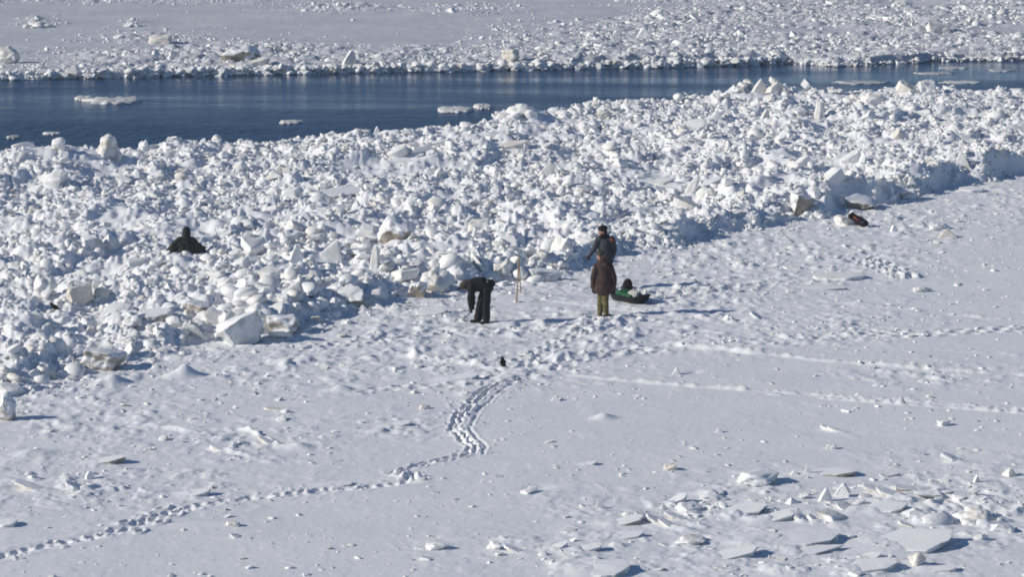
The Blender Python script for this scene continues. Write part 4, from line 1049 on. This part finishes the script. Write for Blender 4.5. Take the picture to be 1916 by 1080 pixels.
def rod(name, p0, p1, r0, r1, mat, parent=None, n=8, bend=0.0):
    p0, p1 = Vector(p0), Vector(p1); d = (p1 - p0).normalized()
    s = d.orthogonal().normalized(); t = d.cross(s)
    V, Fc = [], []
    m = 7
    for i in range(m):
        f = i / (m - 1); c = p0.lerp(p1, f) + s * bend * math.sin(math.pi * f); r = r0 + (r1 - r0) * f
        for k in range(n):
            a = k / n * math.tau; V.append(c + s * math.cos(a) * r + t * math.sin(a) * r)
    for i in range(m - 1):
        for k in range(n): Fc.append((i * n + k, i * n + (k + 1) % n, (i + 1) * n + (k + 1) % n, (i + 1) * n + k))
    me = np_mesh(name, V, Fc, [mat])
    bm = bmesh.new(); bm.from_mesh(me); bmesh.ops.holes_fill(bm, edges=bm.edges, sides=0); bmesh.ops.recalc_face_normals(bm, faces=bm.faces); bm.to_mesh(me); bm.free()
    return link(name, me, parent)
def hand_caps(w, d, side, curl=.5, s=1.0):
    """palm, four unequal bent fingers and a thumb leaving the palm's side. w: wrist, d: direction of the forearm, side: thumb side"""
    w = Vector(w); d = Vector(d).normalized(); side = Vector(side); side = (side - d * side.dot(d)).normalized(); nrm = d.cross(side).normalized()
    caps = [([tuple(w), tuple(w + d * .075 * s)], [.030 * s, .036 * s])]
    for i, L in enumerate((.068, .078, .072, .055)):
        b = w + d * .08 * s + side * (.030 - .020 * i) * s
        k1 = b + (d * math.cos(curl) + nrm * math.sin(curl)) * L * .55 * s
        k2 = k1 + (d * math.cos(curl * 2.2) + nrm * math.sin(curl * 2.2)) * L * .5 * s
        caps.append(([tuple(b), tuple(k1), tuple(k2)], [.0105 * s, .0095 * s, .0085 * s]))
    tb = w + d * .03 * s + side * .03 * s
    t1 = tb + (d * .6 + side * .8).normalized() * .04 * s
    t2 = t1 + (d * .9 + side * .2 + nrm * .4).normalized() * .032 * s
    caps.append(([tuple(tb), tuple(t1), tuple(t2)], [.014 * s, .012 * s, .010 * s]))
    return caps
def head_caps(c, f, up=(0, 0, 1), s=1.0):
    """skull, jaw, nose, ears; c centre, f facing direction"""
    c = Vector(c); f = Vector(f).normalized(); up = Vector(up).normalized(); sd = f.cross(up).normalized()
    P = lambda a, b, h: tuple(c + f * a * s + sd * b * s + up * h * s)
    caps = [([P(-.02, 0, .03), P(.012, 0, .02)], [.092 * s, .086 * s]), ([P(.03, 0, -.02), P(.05, 0, -.075)], [.066 * s, .04 * s]),
            ([P(.085, 0, .0), P(.108, 0, -.03)], [.010 * s, .016 * s])]
    for b in (-1, 1):
        caps.append(([P(-.01, b * .085, .0), P(-.012, b * .09, -.03)], [.018 * s, .012 * s]))
        caps.append(([P(.06, b * .035, .02), P(.068, b * .02, .022)], [.018 * s, .014 * s]))
    caps.append(([P(.075, -.02, -.058), P(.075, .02, -.058)], [.013 * s, .013 * s]))
    return caps
def face_parts(c, f, parent, up=(0, 0, 1)):
    c = Vector(c); f = Vector(f).normalized(); up = Vector(up).normalized(); sd = f.cross(up).normalized()
    for b in (-1, 1):
        skin('eye', [([tuple(c + f * .080 + sd * b * .033 + up * .006)], [.011])], M_EYE, parent, .004, 1)
    skin('mouth', [([tuple(c + f * .087 - sd * .022 - up * .06), tuple(c + f * .087 + sd * .022 - up * .06)], [.006, .006])], M_LIP, parent, .004, 1)

M_SKIN = plain('weathered_skin', (.42, .24, .18), .6, .15, 20)
M_EYE = plain('dark_eye', (.03, .02, .02), .3, .1)
M_LIP = plain('lip', (.30, .13, .11), .6, .1)
M_BROWN = plain('brown_coat_cloth', (.058, .036, .032), .85, .35, 9)
M_OLIVE = plain('olive_camouflage', (.115, .105, .045), .85, .55, 9)
M_BLACK = plain('black_cloth', (.014, .014, .017), .85, .5, 9)
M_SLATE = plain('slate_grey_jacket', (.045, .048, .058), .8, .4, 8)
M_FUR = plain('dark_fur', (.016, .012, .011), .95, .5, 40, 1.0)
M_CHAR = plain('charcoal_coat', (.028, .027, .026), .85, .5, 10)
M_ORANGE = plain('orange_cloth', (.34, .075, .035), .8, .25, 12)
M_BLUE = plain('blue_shirt', (.05, .10, .34), .8, .25, 12)
M_REFLECT = plain('pale_grey_band', (.40, .41, .44), .5, .15, 12)
M_KHAKI = plain('khaki_hat_cloth', (.055, .048, .034), .9, .5, 16)
M_BOOT = plain('dark_boot_rubber', (.015, .013, .012), .6, .3, 12)
M_WOOD = plain('weathered_pole_wood', (.34, .25, .15), .8, .3, 12)
M_SLED = plain('black_sled_plastic', (.010, .010, .011), .45, .3, 6)
M_GREEN = plain('green_tarpaulin', (.008, .085, .036), .6, .35, 9)
M_SACK = plain('pale_grey_sack', (.42, .42, .40), .8, .15, 9)
M_PACK = plain('dark_brown_canvas', (.017, .013, .017), .85, .5, 10)
M_STEEL = plain('dull_steel', (.16, .16, .17), .45, .2, 10, .2, .6)

def stand(px, py):
    x, y, z = hit(px, py)
    i = min(max(np.searchsorted(ys, y), 1), NR - 1); j = min(max(np.searchsorted(aa, x / max(y, 40)), 1), NC - 1)
    return x, y, float(min(GZ[i, j], z + .03))

# --- walking person in the long brown coat, seen from behind
x0, y0, z0 = stand(1129, 592)
P = empty('person', (x0, y0, z0 - .01), math.atan2(-x0, y0))
tag(P, 'person in long brown hooded coat and olive trousers walking away beside the sled', 'person', 'people on the ice')
hd, ff = (-.085, .07, 1.60), (-.86, .5, -.05)
LH, RH = (-.27, .03, .74), (.27, .03, .70)
BODY = skin('body', head_caps(hd, ff) + [([(-.05, .03, 1.32), (-.075, .05, 1.50)], [.065, .058]), ([(0, 0, .92), (-.01, .01, 1.12), (-.02, .01, 1.36)], [.15, .14, .15], (1, .75, .45)),
     ([(-.16, 0, 1.36), (-.26, -.02, 1.05), LH], [.062, .05, .036]), ([(.15, 0, 1.35), (.27, -.02, 1.03), RH], [.062, .05, .036]),
     ([(-.07, .02, .9), (-.075, .06, .48), (-.085, .03, .08)], [.085, .06, .045]), ([(.07, 0, .9), (.05, -.01, .48), (.065, -.07, .08)], [.085, .06, .045])]
     + hand_caps(LH, (.1, .15, -1), (.3, 1, 0)) + hand_caps(RH, (-.1, .15, -1), (-.3, 1, 0)), M_SKIN, P, .014, 2)
face_parts(hd, ff, BODY)
skin('trousers', [([(-.07, .02, .92), (-.075, .06, .48), (-.09, .03, .13)], [.11, .083, .075]), ([(.07, 0, .92), (.05, -.01, .48), (.07, -.07, .13)], [.11, .083, .075])], M_OLIVE, P, .016, 3, .012)
c = skin('coat', [([(-.0, .0, .68), (.0, .0, .95), (-.01, .0, 1.16), (-.02, .0, 1.33)], [.255, .22, .195, .17], (1, .72, .45)), ([(-.15, .01, 1.33), (.13, 0, 1.33)], [.105, .105]),
     ([(-.19, .0, 1.32), (-.27, -.03, 1.03), (-.265, .02, .77)], [.092, .078, .066]), ([(.17, 0, 1.32), (.27, -.03, 1.0), (.26, .02, .73)], [.092, .08, .07])], M_BROWN, P, .018, 4, .014)
skin('hood', [([(-.06, -.04, 1.36), (.04, -.08, 1.36)], [.13, .13], (1, .8, .8)), ([(-.04, -.05, 1.47), (.03, -.05, 1.46)], [.10, .10]), ([(-.10, .0, 1.43), (-.02, .08, 1.43)], [.085, .09])], M_BROWN, P, .016, 3, .012)
skin('glove', hand_caps(LH, (.1, .15, -1), (.3, 1, 0), .6, 1.15), M_BOOT, P, .008, 1)
skin('glove', hand_caps(RH, (-.1, .15, -1), (-.3, 1, 0), .6, 1.15), M_BOOT, P, .008, 1)
skin('cap', [([(-.075, .06, 1.655), (-.095, .075, 1.66)], [.105, .10], (1, 1, .92)), ([(-.09, .06, 1.62), (-.19, .12, 1.635)], [.075, .035], (1, 1, .3))], M_KHAKI, P, .013, 2)
skin('boot', [([(-.09, .02, .07), (-.09, .03, .2)], [.065, .07]), ([(-.09, .0, .045), (-.12, .16, .04)], [.05, .045], (1, 1, .9))], M_OLIVE, P, .014, 2)
skin('boot', [([(.07, -.07, .07), (.07, -.07, .13)], [.06, .06]), ([(.07, -.1, .045), (.16, .03, .04)], [.05, .045], (1, 1, .9))], M_BOOT, P, .014, 2)

# --- person in the slate jacket, standing behind, looking across the rubble
x0, y0, z0 = stand(1131, 543)
P = empty('person', (x0, y0, z0 - .01), math.atan2(-x0, y0))
tag(P, 'person in dark grey jacket and fur hat standing behind the brown-coated person', 'person', 'people on the ice')
hd, ff = (-.075, -.02, 1.60), (-.9, -.42, -.06)
LH, RH = (-.40, -.05, .95), (.20, -.06, .86)
BODY = skin('body', head_caps(hd, ff) + [([(-.02, 0, 1.36), (-.06, -.01, 1.53)], [.07, .06]), ([(.01, 0, .92), (.01, 0, 1.12), (0, 0, 1.36)], [.15, .14, .16], (1, .7, .4)),
     ([(-.16, 0, 1.38), (-.27, -.02, 1.13), LH], [.062, .05, .036]), ([(.18, 0, 1.38), (.24, 0, 1.12), RH], [.062, .05, .036]),
     ([(-.08, 0, .9), (-.09, -.02, .48), (-.09, .02, .07)], [.085, .06, .045]), ([(.09, 0, .9), (.10, -.02, .48), (.10, .02, .07)], [.085, .06, .045])]
     + hand_caps(LH, (-.5, -.1, -.75), (0, -1, 0)) + hand_caps(RH, (-.15, -.1, -1), (-1, -.5, 0)), M_SKIN, P, .012, 2)
face_parts(hd, ff, BODY)
JK = skin('jacket', [([(.02, 0, .66), (.02, 0, .92), (.01, 0, 1.16), (.01, 0, 1.36)], [.205, .195, .185, .175], (1, .72, .5)), ([(-.14, 0, 1.38), (.17, 0, 1.38)], [.105, .105]),
     ([(-.18, 0, 1.38), (-.28, -.02, 1.13), (-.38, -.045, .99)], [.092, .076, .062]), ([(.2, 0, 1.38), (.26, 0, 1.12), (.21, -.055, .89)], [.086, .074, .062]),
     ], M_SLATE, P, .016, 3, .013)
skin('collar', [([(-.08, -.04, 1.475), (.06, .03, 1.47)], [.085, .095], (1, 1, .7))], M_FUR, P, .014, 2)
skin('trousers', [([(-.08, 0, .9), (-.09, -.02, .48), (-.09, .02, .12)], [.11, .085, .075]), ([(.09, 0, .9), (.10, -.02, .48), (.10, .02, .12)], [.11, .085, .075])], M_BLACK, P, .016, 3, .01)
skin('fur_hat', [([(-.08, -.02, 1.69), (-.03, 0, 1.70)], [.115, .115], (1, 1, .82)), ([(-.01, -.07, 1.66), (.02, -.06, 1.56)], [.055, .05]), ([(-.0, .09, 1.66), (.03, .08, 1.56)], [.05, .045])], M_FUR, P, .013, 2, .006)
for sgn in (-1, 1):
    skin('boot', [([(sgn * .095, .02, .07), (sgn * .095, .02, .2)], [.065, .07]), ([(sgn * .095, .0, .045), (sgn * .095 - .12, -.06, .04)], [.05, .045], (1, 1, .9))], M_BOOT, P, .014, 2)
skin('glove', hand_caps(LH, (-.5, -.1, -.75), (0, -1, 0), .6, 1.14), M_BLACK, P, .007, 1)
skin('glove', hand_caps(RH, (-.15, -.1, -1), (-1, -.5, 0), .6, 1.14), M_BLACK, P, .007, 1)
skin('shoulder_patch', [([(.19, -.085, 1.40), (.235, -.06, 1.36)], [.045, .04], (1, .6, 1))], M_ORANGE, JK, .01, 2)
# the cord hanging from that hand
bm = bmesh.new(); pts = []
for k in range(15):
    t = k / 14; a = math.pi * (1.05 + .95 * t)
    pts.append(((-.50 + .095 * math.cos(a)), -.06, .90 + .11 * math.sin(a) + .0))
pts = [(-.455, -.06, .90)] + pts[::-1][2:]
o = skin('cord_loop', [(pts, [.011] * len(pts))], M_BLACK, P, .008, 1)
o.parent = None; o.location = P.location; o.rotation_euler = P.rotation_euler
tag(o, 'dark looped cord held in the outstretched hand of the grey-jacketed person', 'cord')

# --- person bending over, seen from the side
x0, y0, z0 = stand(903, 605)
P = empty('person', (x0, y0, z0 - .01), math.atan2(-x0, y0))
tag(P, 'person in black clothes bending deep over the ice with a short tool in hand', 'person', 'people on the ice')
hd, ff, up = (-.46, -.02, .98), (-.35, -.12, -.9), (-.9, 0, .35)
LH, RH = (-.29, -.10, .42), (-.24, .14, .46)
BODY = skin('body', head_caps(hd, ff, up) + [([(-.28, 0, 1.0), (-.40, -.01, .99)], [.065, .058]), ([(.11, 0, .95), (-.08, 0, 1.01), (-.27, 0, .99)], [.15, .14, .155], (1, 1, .8)),
     ([(-.27, -.15, .97), (-.30, -.16, .69), LH], [.06, .05, .036]), ([(-.27, .15, .97), (-.27, .17, .70), RH], [.06, .05, .036]),
     ([(.08, -.09, .90), (.09, -.12, .47), (.10, -.12, .08)], [.09, .062, .045]), ([(.06, .09, .90), (-.06, .12, .47), (-.15, .12, .08)], [.09, .062, .045])]
     + hand_caps(LH, (-.1, 0, -1), (-1, 0, 0)) + hand_caps(RH, (-.05, 0, -1), (-1, 0, 0)), M_SKIN, P, .012, 2)
face_parts(hd, ff, BODY, up)
JK = skin('jacket', [([(.07, 0, .97), (-.08, 0, 1.01), (-.26, 0, .99)], [.205, .20, .20], (1, 1.05, .92)), ([(-.14, 0, 1.04), (-.04, 0, 1.05)], [.19, .19], (1, 1, .9)), ([(-.27, -.13, .98), (-.27, .13, .98)], [.10, .10]),
     ([(-.27, -.16, .97), (-.305, -.17, .69), (-.295, -.11, .47)], [.105, .092, .078]), ([(-.27, .16, .97), (-.27, .18, .70), (-.245, .14, .51)], [.092, .078, .066]),
     ], M_BLACK, P, .016, 3, .013)
skin('trousers', [([(.13, -.07, .93), (.13, .07, .93)], [.155, .155], (.9, 1, 1)), ([(.09, -.10, .88), (.09, -.12, .47), (.10, -.12, .11)], [.135, .112, .098]), ([(.07, .10, .88), (-.05, .12, .47), (-.11, .12, .11)], [.135, .112, .098])], M_BLACK, P, .016, 3, .012)
HD = skin('hood', [([(-.42, -.01, 1.02), (-.49, -.01, .99)], [.125, .11], (1, 1, 1)), ([(-.33, 0, 1.05), (-.42, 0, 1.03)], [.12, .12])], M_KHAKI, P, .014, 3, .008)
skin('visor', [([(-.54, -.03, .95), (-.64, -.05, .90)], [.055, .035], (1, 1, .6))], M_BLACK, HD, .012, 2)
skin('waist_pouch', [([(.20, 0, 1.08), (.25, 0, 1.03)], [.085, .075], (1, 1.2, 1))], M_BLACK, P, .014, 2, .008)
skin('reflective_band', [([(.115, -.10, 1.115), (.155, -.115, 1.04)], [.022, .022]), ([(.115, -.10, 1.115), (.115, .1, 1.12)], [.02, .02])], M_REFLECT, JK, .01, 1)
skin('shirt_hem', [([(.235, -.05, .96), (.255, -.02, .90)], [.055, .04]), ([(.23, -.06, .93), (.06, -.15, .905)], [.03, .02])], M_BLUE, P, .012, 1)
skin('boot', [([(.10, -.12, .06), (.10, -.12, .18)], [.068, .078]), ([(.12, -.12, .045), (-.04, -.14, .04)], [.052, .048], (1, 1, .9))], M_BOOT, P, .014, 2)
skin('boot', [([(-.15, .12, .06), (-.15, .12, .18)], [.068, .078]), ([(-.13, .12, .045), (-.29, .1, .04)], [.052, .048], (1, 1, .9))], M_BOOT, P, .014, 2)
skin('glove', hand_caps(LH, (-.1, 0, -1), (-1, 0, 0), .7, 1.12), M_SLATE, P, .007, 1)
skin('glove', hand_caps(RH, (-.05, 0, -1), (-1, 0, 0), .7, 1.12), M_SLATE, P, .007, 1)
R = empty('ice_tool', P.location, P.rotation_euler.z)
tag(R, 'short thin metal rod held in the gloved hand of the bending person', 'tool')
rod('shaft', (-.27, -.10, .37), (-.50, -.16, .12), .015, .012, M_STEEL, R)
rod('grip', (-.24, -.09, .40), (-.31, -.112, .33), .019, .018, M_BOOT, R)

# --- person seated in the rubble, back to the camera
x0, y0, z0 = hit(347, 478)
P = empty('person', (x0, y0, z0 - .02), math.atan2(-x0, y0))
tag(P, 'person in dark hooded coat seated with back turned among the rubble', 'person', 'people on the ice')
hd, ff = (.04, .05, .70), (-.15, 1, -.1)
LH, RH = (-.50, .05, .10), (.52, .05, .16)
BODY = skin('body', head_caps(hd, ff) + [([(.02, .02, .48), (.04, .04, .62)], [.07, .06]), ([(0, 0, .12), (0, 0, .30), (.01, 0, .48)], [.16, .15, .16], (1, .7, .4)),
     ([(-.15, 0, .47), (-.36, -.02, .27), LH], [.062, .05, .036]), ([(.18, 0, .47), (.38, -.02, .27), RH], [.062, .05, .036]),
     ([(-.09, .05, .1), (-.14, .42, .16), (-.15, .5, -.16)], [.09, .07, .05]), ([(.09, .05, .1), (.14, .42, .16), (.15, .5, -.16)], [.09, .07, .05])]
     + hand_caps(LH, (-.3, .1, -1), (0, 1, 0)) + hand_caps(RH, (.4, .1, -.8), (0, 1, 0)), M_SKIN, P, .014, 2)
face_parts(hd, ff, BODY)
skin('coat', [([(0, 0, .06), (0, 0, .25), (.02, 0, .44)], [.30, .255, .19], (1, .72, .6)), ([(-.12, 0, .46), (.16, 0, .46)], [.115, .115]),
     ([(-.16, 0, .47), (-.36, -.02, .27), (-.49, .04, .13)], [.105, .095, .08]), ([(.19, 0, .47), (.38, -.02, .27), (.51, .04, .19)], [.105, .095, .08]),
     ([(-.1, 0, .36), (-.34, 0, .18)], [.14, .12]), ([(.12, 0, .36), (.36, 0, .18)], [.14, .12])], M_CHAR, P, .018, 3, .016)
skin('hood', [([(.03, .01, .52), (.04, .03, .70), (.035, .05, .76)], [.135, .125, .10])], M_CHAR, P, .016, 3, .008)
skin('trousers', [([(-.09, .05, .1), (-.14, .42, .16), (-.15, .5, -.12)], [.12, .095, .08]), ([(.09, .05, .1), (.14, .42, .16), (.15, .5, -.12)], [.12, .095, .08])], M_BLACK, P, .018, 2)
for sgn in (-1, 1):
    skin('boot', [([(sgn * .15, .50, -.16), (sgn * .15, .62, -.19)], [.07, .05])], M_BOOT, P, .014, 2)
skin('glove', hand_caps(LH, (-.3, .1, -1), (0, 1, 0), .6, 1.14), M_BOOT, P, .008, 1)
skin('glove', hand_caps(RH, (.4, .1, -.8), (0, 1, 0), .6, 1.14), M_BOOT, P, .008, 1)
SEAT = (x0, y0)

# --- thin stick beside the seated person
xa, ya, za = hit(418, 466)
sc = F / project(xa, ya, za)[2]
o = rod('fishing_stick', (0, 0, -.12), (-16 / sc, .05, 38 / sc), .013, .008, M_BLACK)
o.location = (xa, ya, za); tag(o, 'thin dark stick leaning in the rubble beside the seated person', 'stick')

# --- the two poles
xa, ya, za = stand(966, 567); sc = F / project(xa, ya, za)[2]
o = rod('wooden_pole', (0, 0, -.05), (5 / sc, .12, 90 / sc), .021, .017, M_WOOD, bend=.01)
o.location = (xa, ya, za); tag(o, 'taller of two light wooden poles standing in the snow between the people', 'pole', 'poles stuck in the snow')
xb, yb, zb = stand(974, 547)
o = rod('wooden_pole', (0, 0, -.05), (xa + 4.2 / sc - xb + .01, ya + .13 - yb, 78 / sc + za - zb), .018, .014, M_WOOD, bend=-.01)
o.location = (xb, yb, zb); tag(o, 'shorter pole leaning against the taller wooden pole', 'pole', 'poles stuck in the snow')

# --- sled and its load
x0, y0, z0 = stand(1178, 566)
SL = empty('sled', (x0, y0, z0), math.radians(-52))
tag(SL, 'black plastic tub sled with its load beside the walking person', 'sled')
L, Wd, Hh = 1.36, .64, .19
def sled_shell(inset, zoff, rim=0.0):
    V = []; m, n = 15, 13
    for i in range(m):
        f = i / (m - 1); u = f * 2 - 1
        wl = (1 - abs(u) ** 4.5 * .62) * (1 - .12 * (1 - f)); xx = u * (L / 2 - inset)
        rise = .24 * max(0, (f - .74) / .26) ** 2 + .06 * max(0, (.15 - f) / .15) ** 2
        for k in range(n):
            q = k / (n - 1) * 2 - 1
            yy = math.copysign(abs(q) ** .8, q) * (Wd / 2 - inset) * wl * (.80 + .20 * abs(q))
            zz = rise + zoff + (Hh - rise * .55) * max(0, (abs(q) - .55) / .45) ** 1.6
            if i in (0, m - 1): zz = max(zz, rise + zoff + (Hh - rise * .55) * .85)
            V.append((xx, yy, zz))
    return V, m, n
V, m, n = sled_shell(0, 0)
Fc = [(i * n + k, i * n + k + 1, (i + 1) * n + k + 1, (i + 1) * n + k) for i in range(m - 1) for k in range(n - 1)]
me = np_mesh('hull', V, Fc, [M_SLED])
me = bake(me, [('SOLIDIFY', dict(thickness=.012, offset=1)), ('SUBSURF', dict(levels=1))]); me.name = 'hull'; smooth(me)
link('hull', me, SL)
rim_idx = [i * n for i in range(m)] + [(m - 1) * n + k for k in range(1, n)] + [i * n + n - 1 for i in range(m - 2, -1, -1)] + [k for k in range(n - 2, 0, -1)]
pts = [V[i] for i in rim_idx] + [V[rim_idx[0]]]
skin('rim', [(pts, [.017] * len(pts))], M_SLED, SL, .011, 1)
for s_ in (-1, 1):
    rod('runner', (-.5, s_ * .13, .0), (.45, s_ * .13, .0), .014, .014, M_SLED, SL)
rope = [V[(m - 1) * n + 2], (L / 2 + .25, -.25, .10), (L / 2 + .5, -.1, .02), (L / 2 + .3, .15, .03), V[(m - 1) * n + n - 3]]
def world(lx, ly, lz):
    c, s_ = math.cos(math.radians(-52)), math.sin(math.radians(-52))
    return (x0 + lx * c - ly * s_, y0 + lx * s_ + ly * c, z0 + lz)
def load(name, label, cat, lx, ly, lz, build):
    o = empty(name, world(lx, ly, lz), math.radians(-52)); tag(o, label, cat, 'load on the sled'); build(o); return o
load('tarpaulin_bundle', 'crumpled green tarpaulin bundle filling the sled behind the pale sack', 'bundle', -.14, -.05, .09,
     lambda o: (skin('cloth', [([(-.24, -.02, .10), (.05, .02, .13), (.2, -.05, .10)], [.13, .15, .12], (1, 1.25, .8)), ([(.05, -.14, .13), (.42, -.16, .12)], [.08, .06])], M_GREEN, o, .016, 2, .03),
                rod('tie', (-.08, -.2, .18), (-.06, .2, .2), .008, .008, M_SACK, o)))
load('sack', 'rounded pale grey sack lying in the sled', 'sack', .26, -.04, .09,
     lambda o: (skin('cloth', [([(-.06, .0, .13), (.08, .0, .14)], [.165, .15], (1, 1.05, .95))], M_SACK, o, .016, 2, .015),
                skin('knot', [([(.16, .0, .24), (.2, .0, .29)], [.04, .025])], M_SACK, o, .01, 1)))
load('backpack', 'black backpack standing upright at the back of the sled', 'backpack', -.24, .12, .09,
     lambda o: (skin('pack_body', [([(-.06, .02, .13), (-.02, .03, .36)], [.18, .14], (1, .9, 1))], M_FUR, o, .016, 2, .012),
                skin('pocket', [([(-.04, -.10, .13), (-.03, -.09, .22)], [.075, .065], (1, .6, 1))], M_SLATE, o, .012, 2),
                rod('strap', (.07, -.03, .36), (.50, -.02, .20), .016, .014, M_FUR, o, bend=.01)))

# --- rucksack by the pale boulder
xa, ya, za = stand(1607, 426)
K = empty('rucksack', (xa, ya, za), math.radians(-12))
tag(K, 'dark brown rucksack with one orange strap slumped against the pale rounded ice boulder', 'bag')
skin('bag_body', [([(.16, -.03, .11), (-.02, .04, .19), (-.2, .1, .29)], [.14, .16, .12], (1, 1, .9))], M_PACK, K, .016, 2, .02)
skin('flap', [([(-.2, .06, .38), (-.3, .08, .32)], [.08, .06], (1, 1.2, .8))], M_PACK, K, .014, 2, .012)
skin('strap', [([(-.28, -.02, .36), (-.31, -.02, .26)], [.035, .03])], M_PACK, K, .01, 1)
skin('strap', [([(-.16, -.05, .31), (-.08, -.09, .27), (-.02, -.11, .22)], [.016, .018, .014])], M_ORANGE, K, .01, 1)
skin('buckle', [([(.1, -.16, .17), (.14, -.165, .16)], [.018, .018])], M_STEEL, K, .008, 1)

# --- birds
def bird(px, py, label, rz, lean, on_rubble):
    x, y, z = hit(px, py) if on_rubble else stand(px, py)
    B = empty('crow', (x, y, z + (.0 if on_rubble else 0)), rz); tag(B, label, 'bird', 'crows on the ice')
    c, s_ = math.cos(lean), math.sin(lean)
    T = lambda a, h: (a * c - h * s_, 0, .10 + a * s_ + h * c)
    skin('body', [([T(-.10, .0), T(.0, .01), T(.09, .02)], [.04, .065, .055], (1, .9, 1)), ([T(.09, .03), T(.145, .045)], [.045, .04]), ([T(.17, .04), T(.215, .03)], [.018, .006])], M_FUR, B, .009, 3)
    tl = skin('tail', [([T(-.10, .0), T(-.22, -.01)], [.03, .022], (1, 1, .5))], M_FUR, B, .008, 2)
    for sg in (-1, 1):
        p, q = T(.06, .02), T(-.13, .005)
        skin('wing', [([(p[0], sg * .05, p[2]), (q[0], sg * .03, q[2])], [.04, .018], (1, .5, 1))], M_FUR, B, .008, 2)
        rod('leg', (-.0, sg * .025, .07), (.01, sg * .03, -.02), .006, .005, M_BOOT, B)
bird(941, 690, 'black crow standing upright on open snow below the bending person', math.radians(115), math.radians(62), False)
bird(104, 584, 'black crow perched on the ice rubble beside a tilted cream block', math.radians(172), math.radians(28), True)

# ------------------------------------------------------------------ thin winter haze
hm_, hnt, hb = new_mat('thin_haze')
hnt.nodes.remove(hb)
pv = nd(hnt, 'ShaderNodeVolumePrincipled')
pv.inputs['Color'].default_value = (.90, .93, 1.0, 1)
pv.inputs['Density'].default_value = 0.0005
pv.inputs['Anisotropy'].default_value = 0.2
hnt.links.new(pv.outputs[0], hnt.nodes['Material Output'].inputs['Volume'])
X0, X1, Y0, Y1, Z0, Z1 = -700, 700, -80, 900, -3.0, 15.5
me = np_mesh('haze', [(X0, Y0, Z0), (X1, Y0, Z0), (X1, Y1, Z0), (X0, Y1, Z0), (X0, Y0, Z1), (X1, Y0, Z1), (X1, Y1, Z1), (X0, Y1, Z1)],
             [(0, 3, 2, 1), (4, 5, 6, 7), (0, 1, 5, 4), (1, 2, 6, 5), (2, 3, 7, 6), (3, 0, 4, 7)], [hm_], smooth=False)
tag(link('haze', me), 'thin pale haze over the river', kind='stuff')
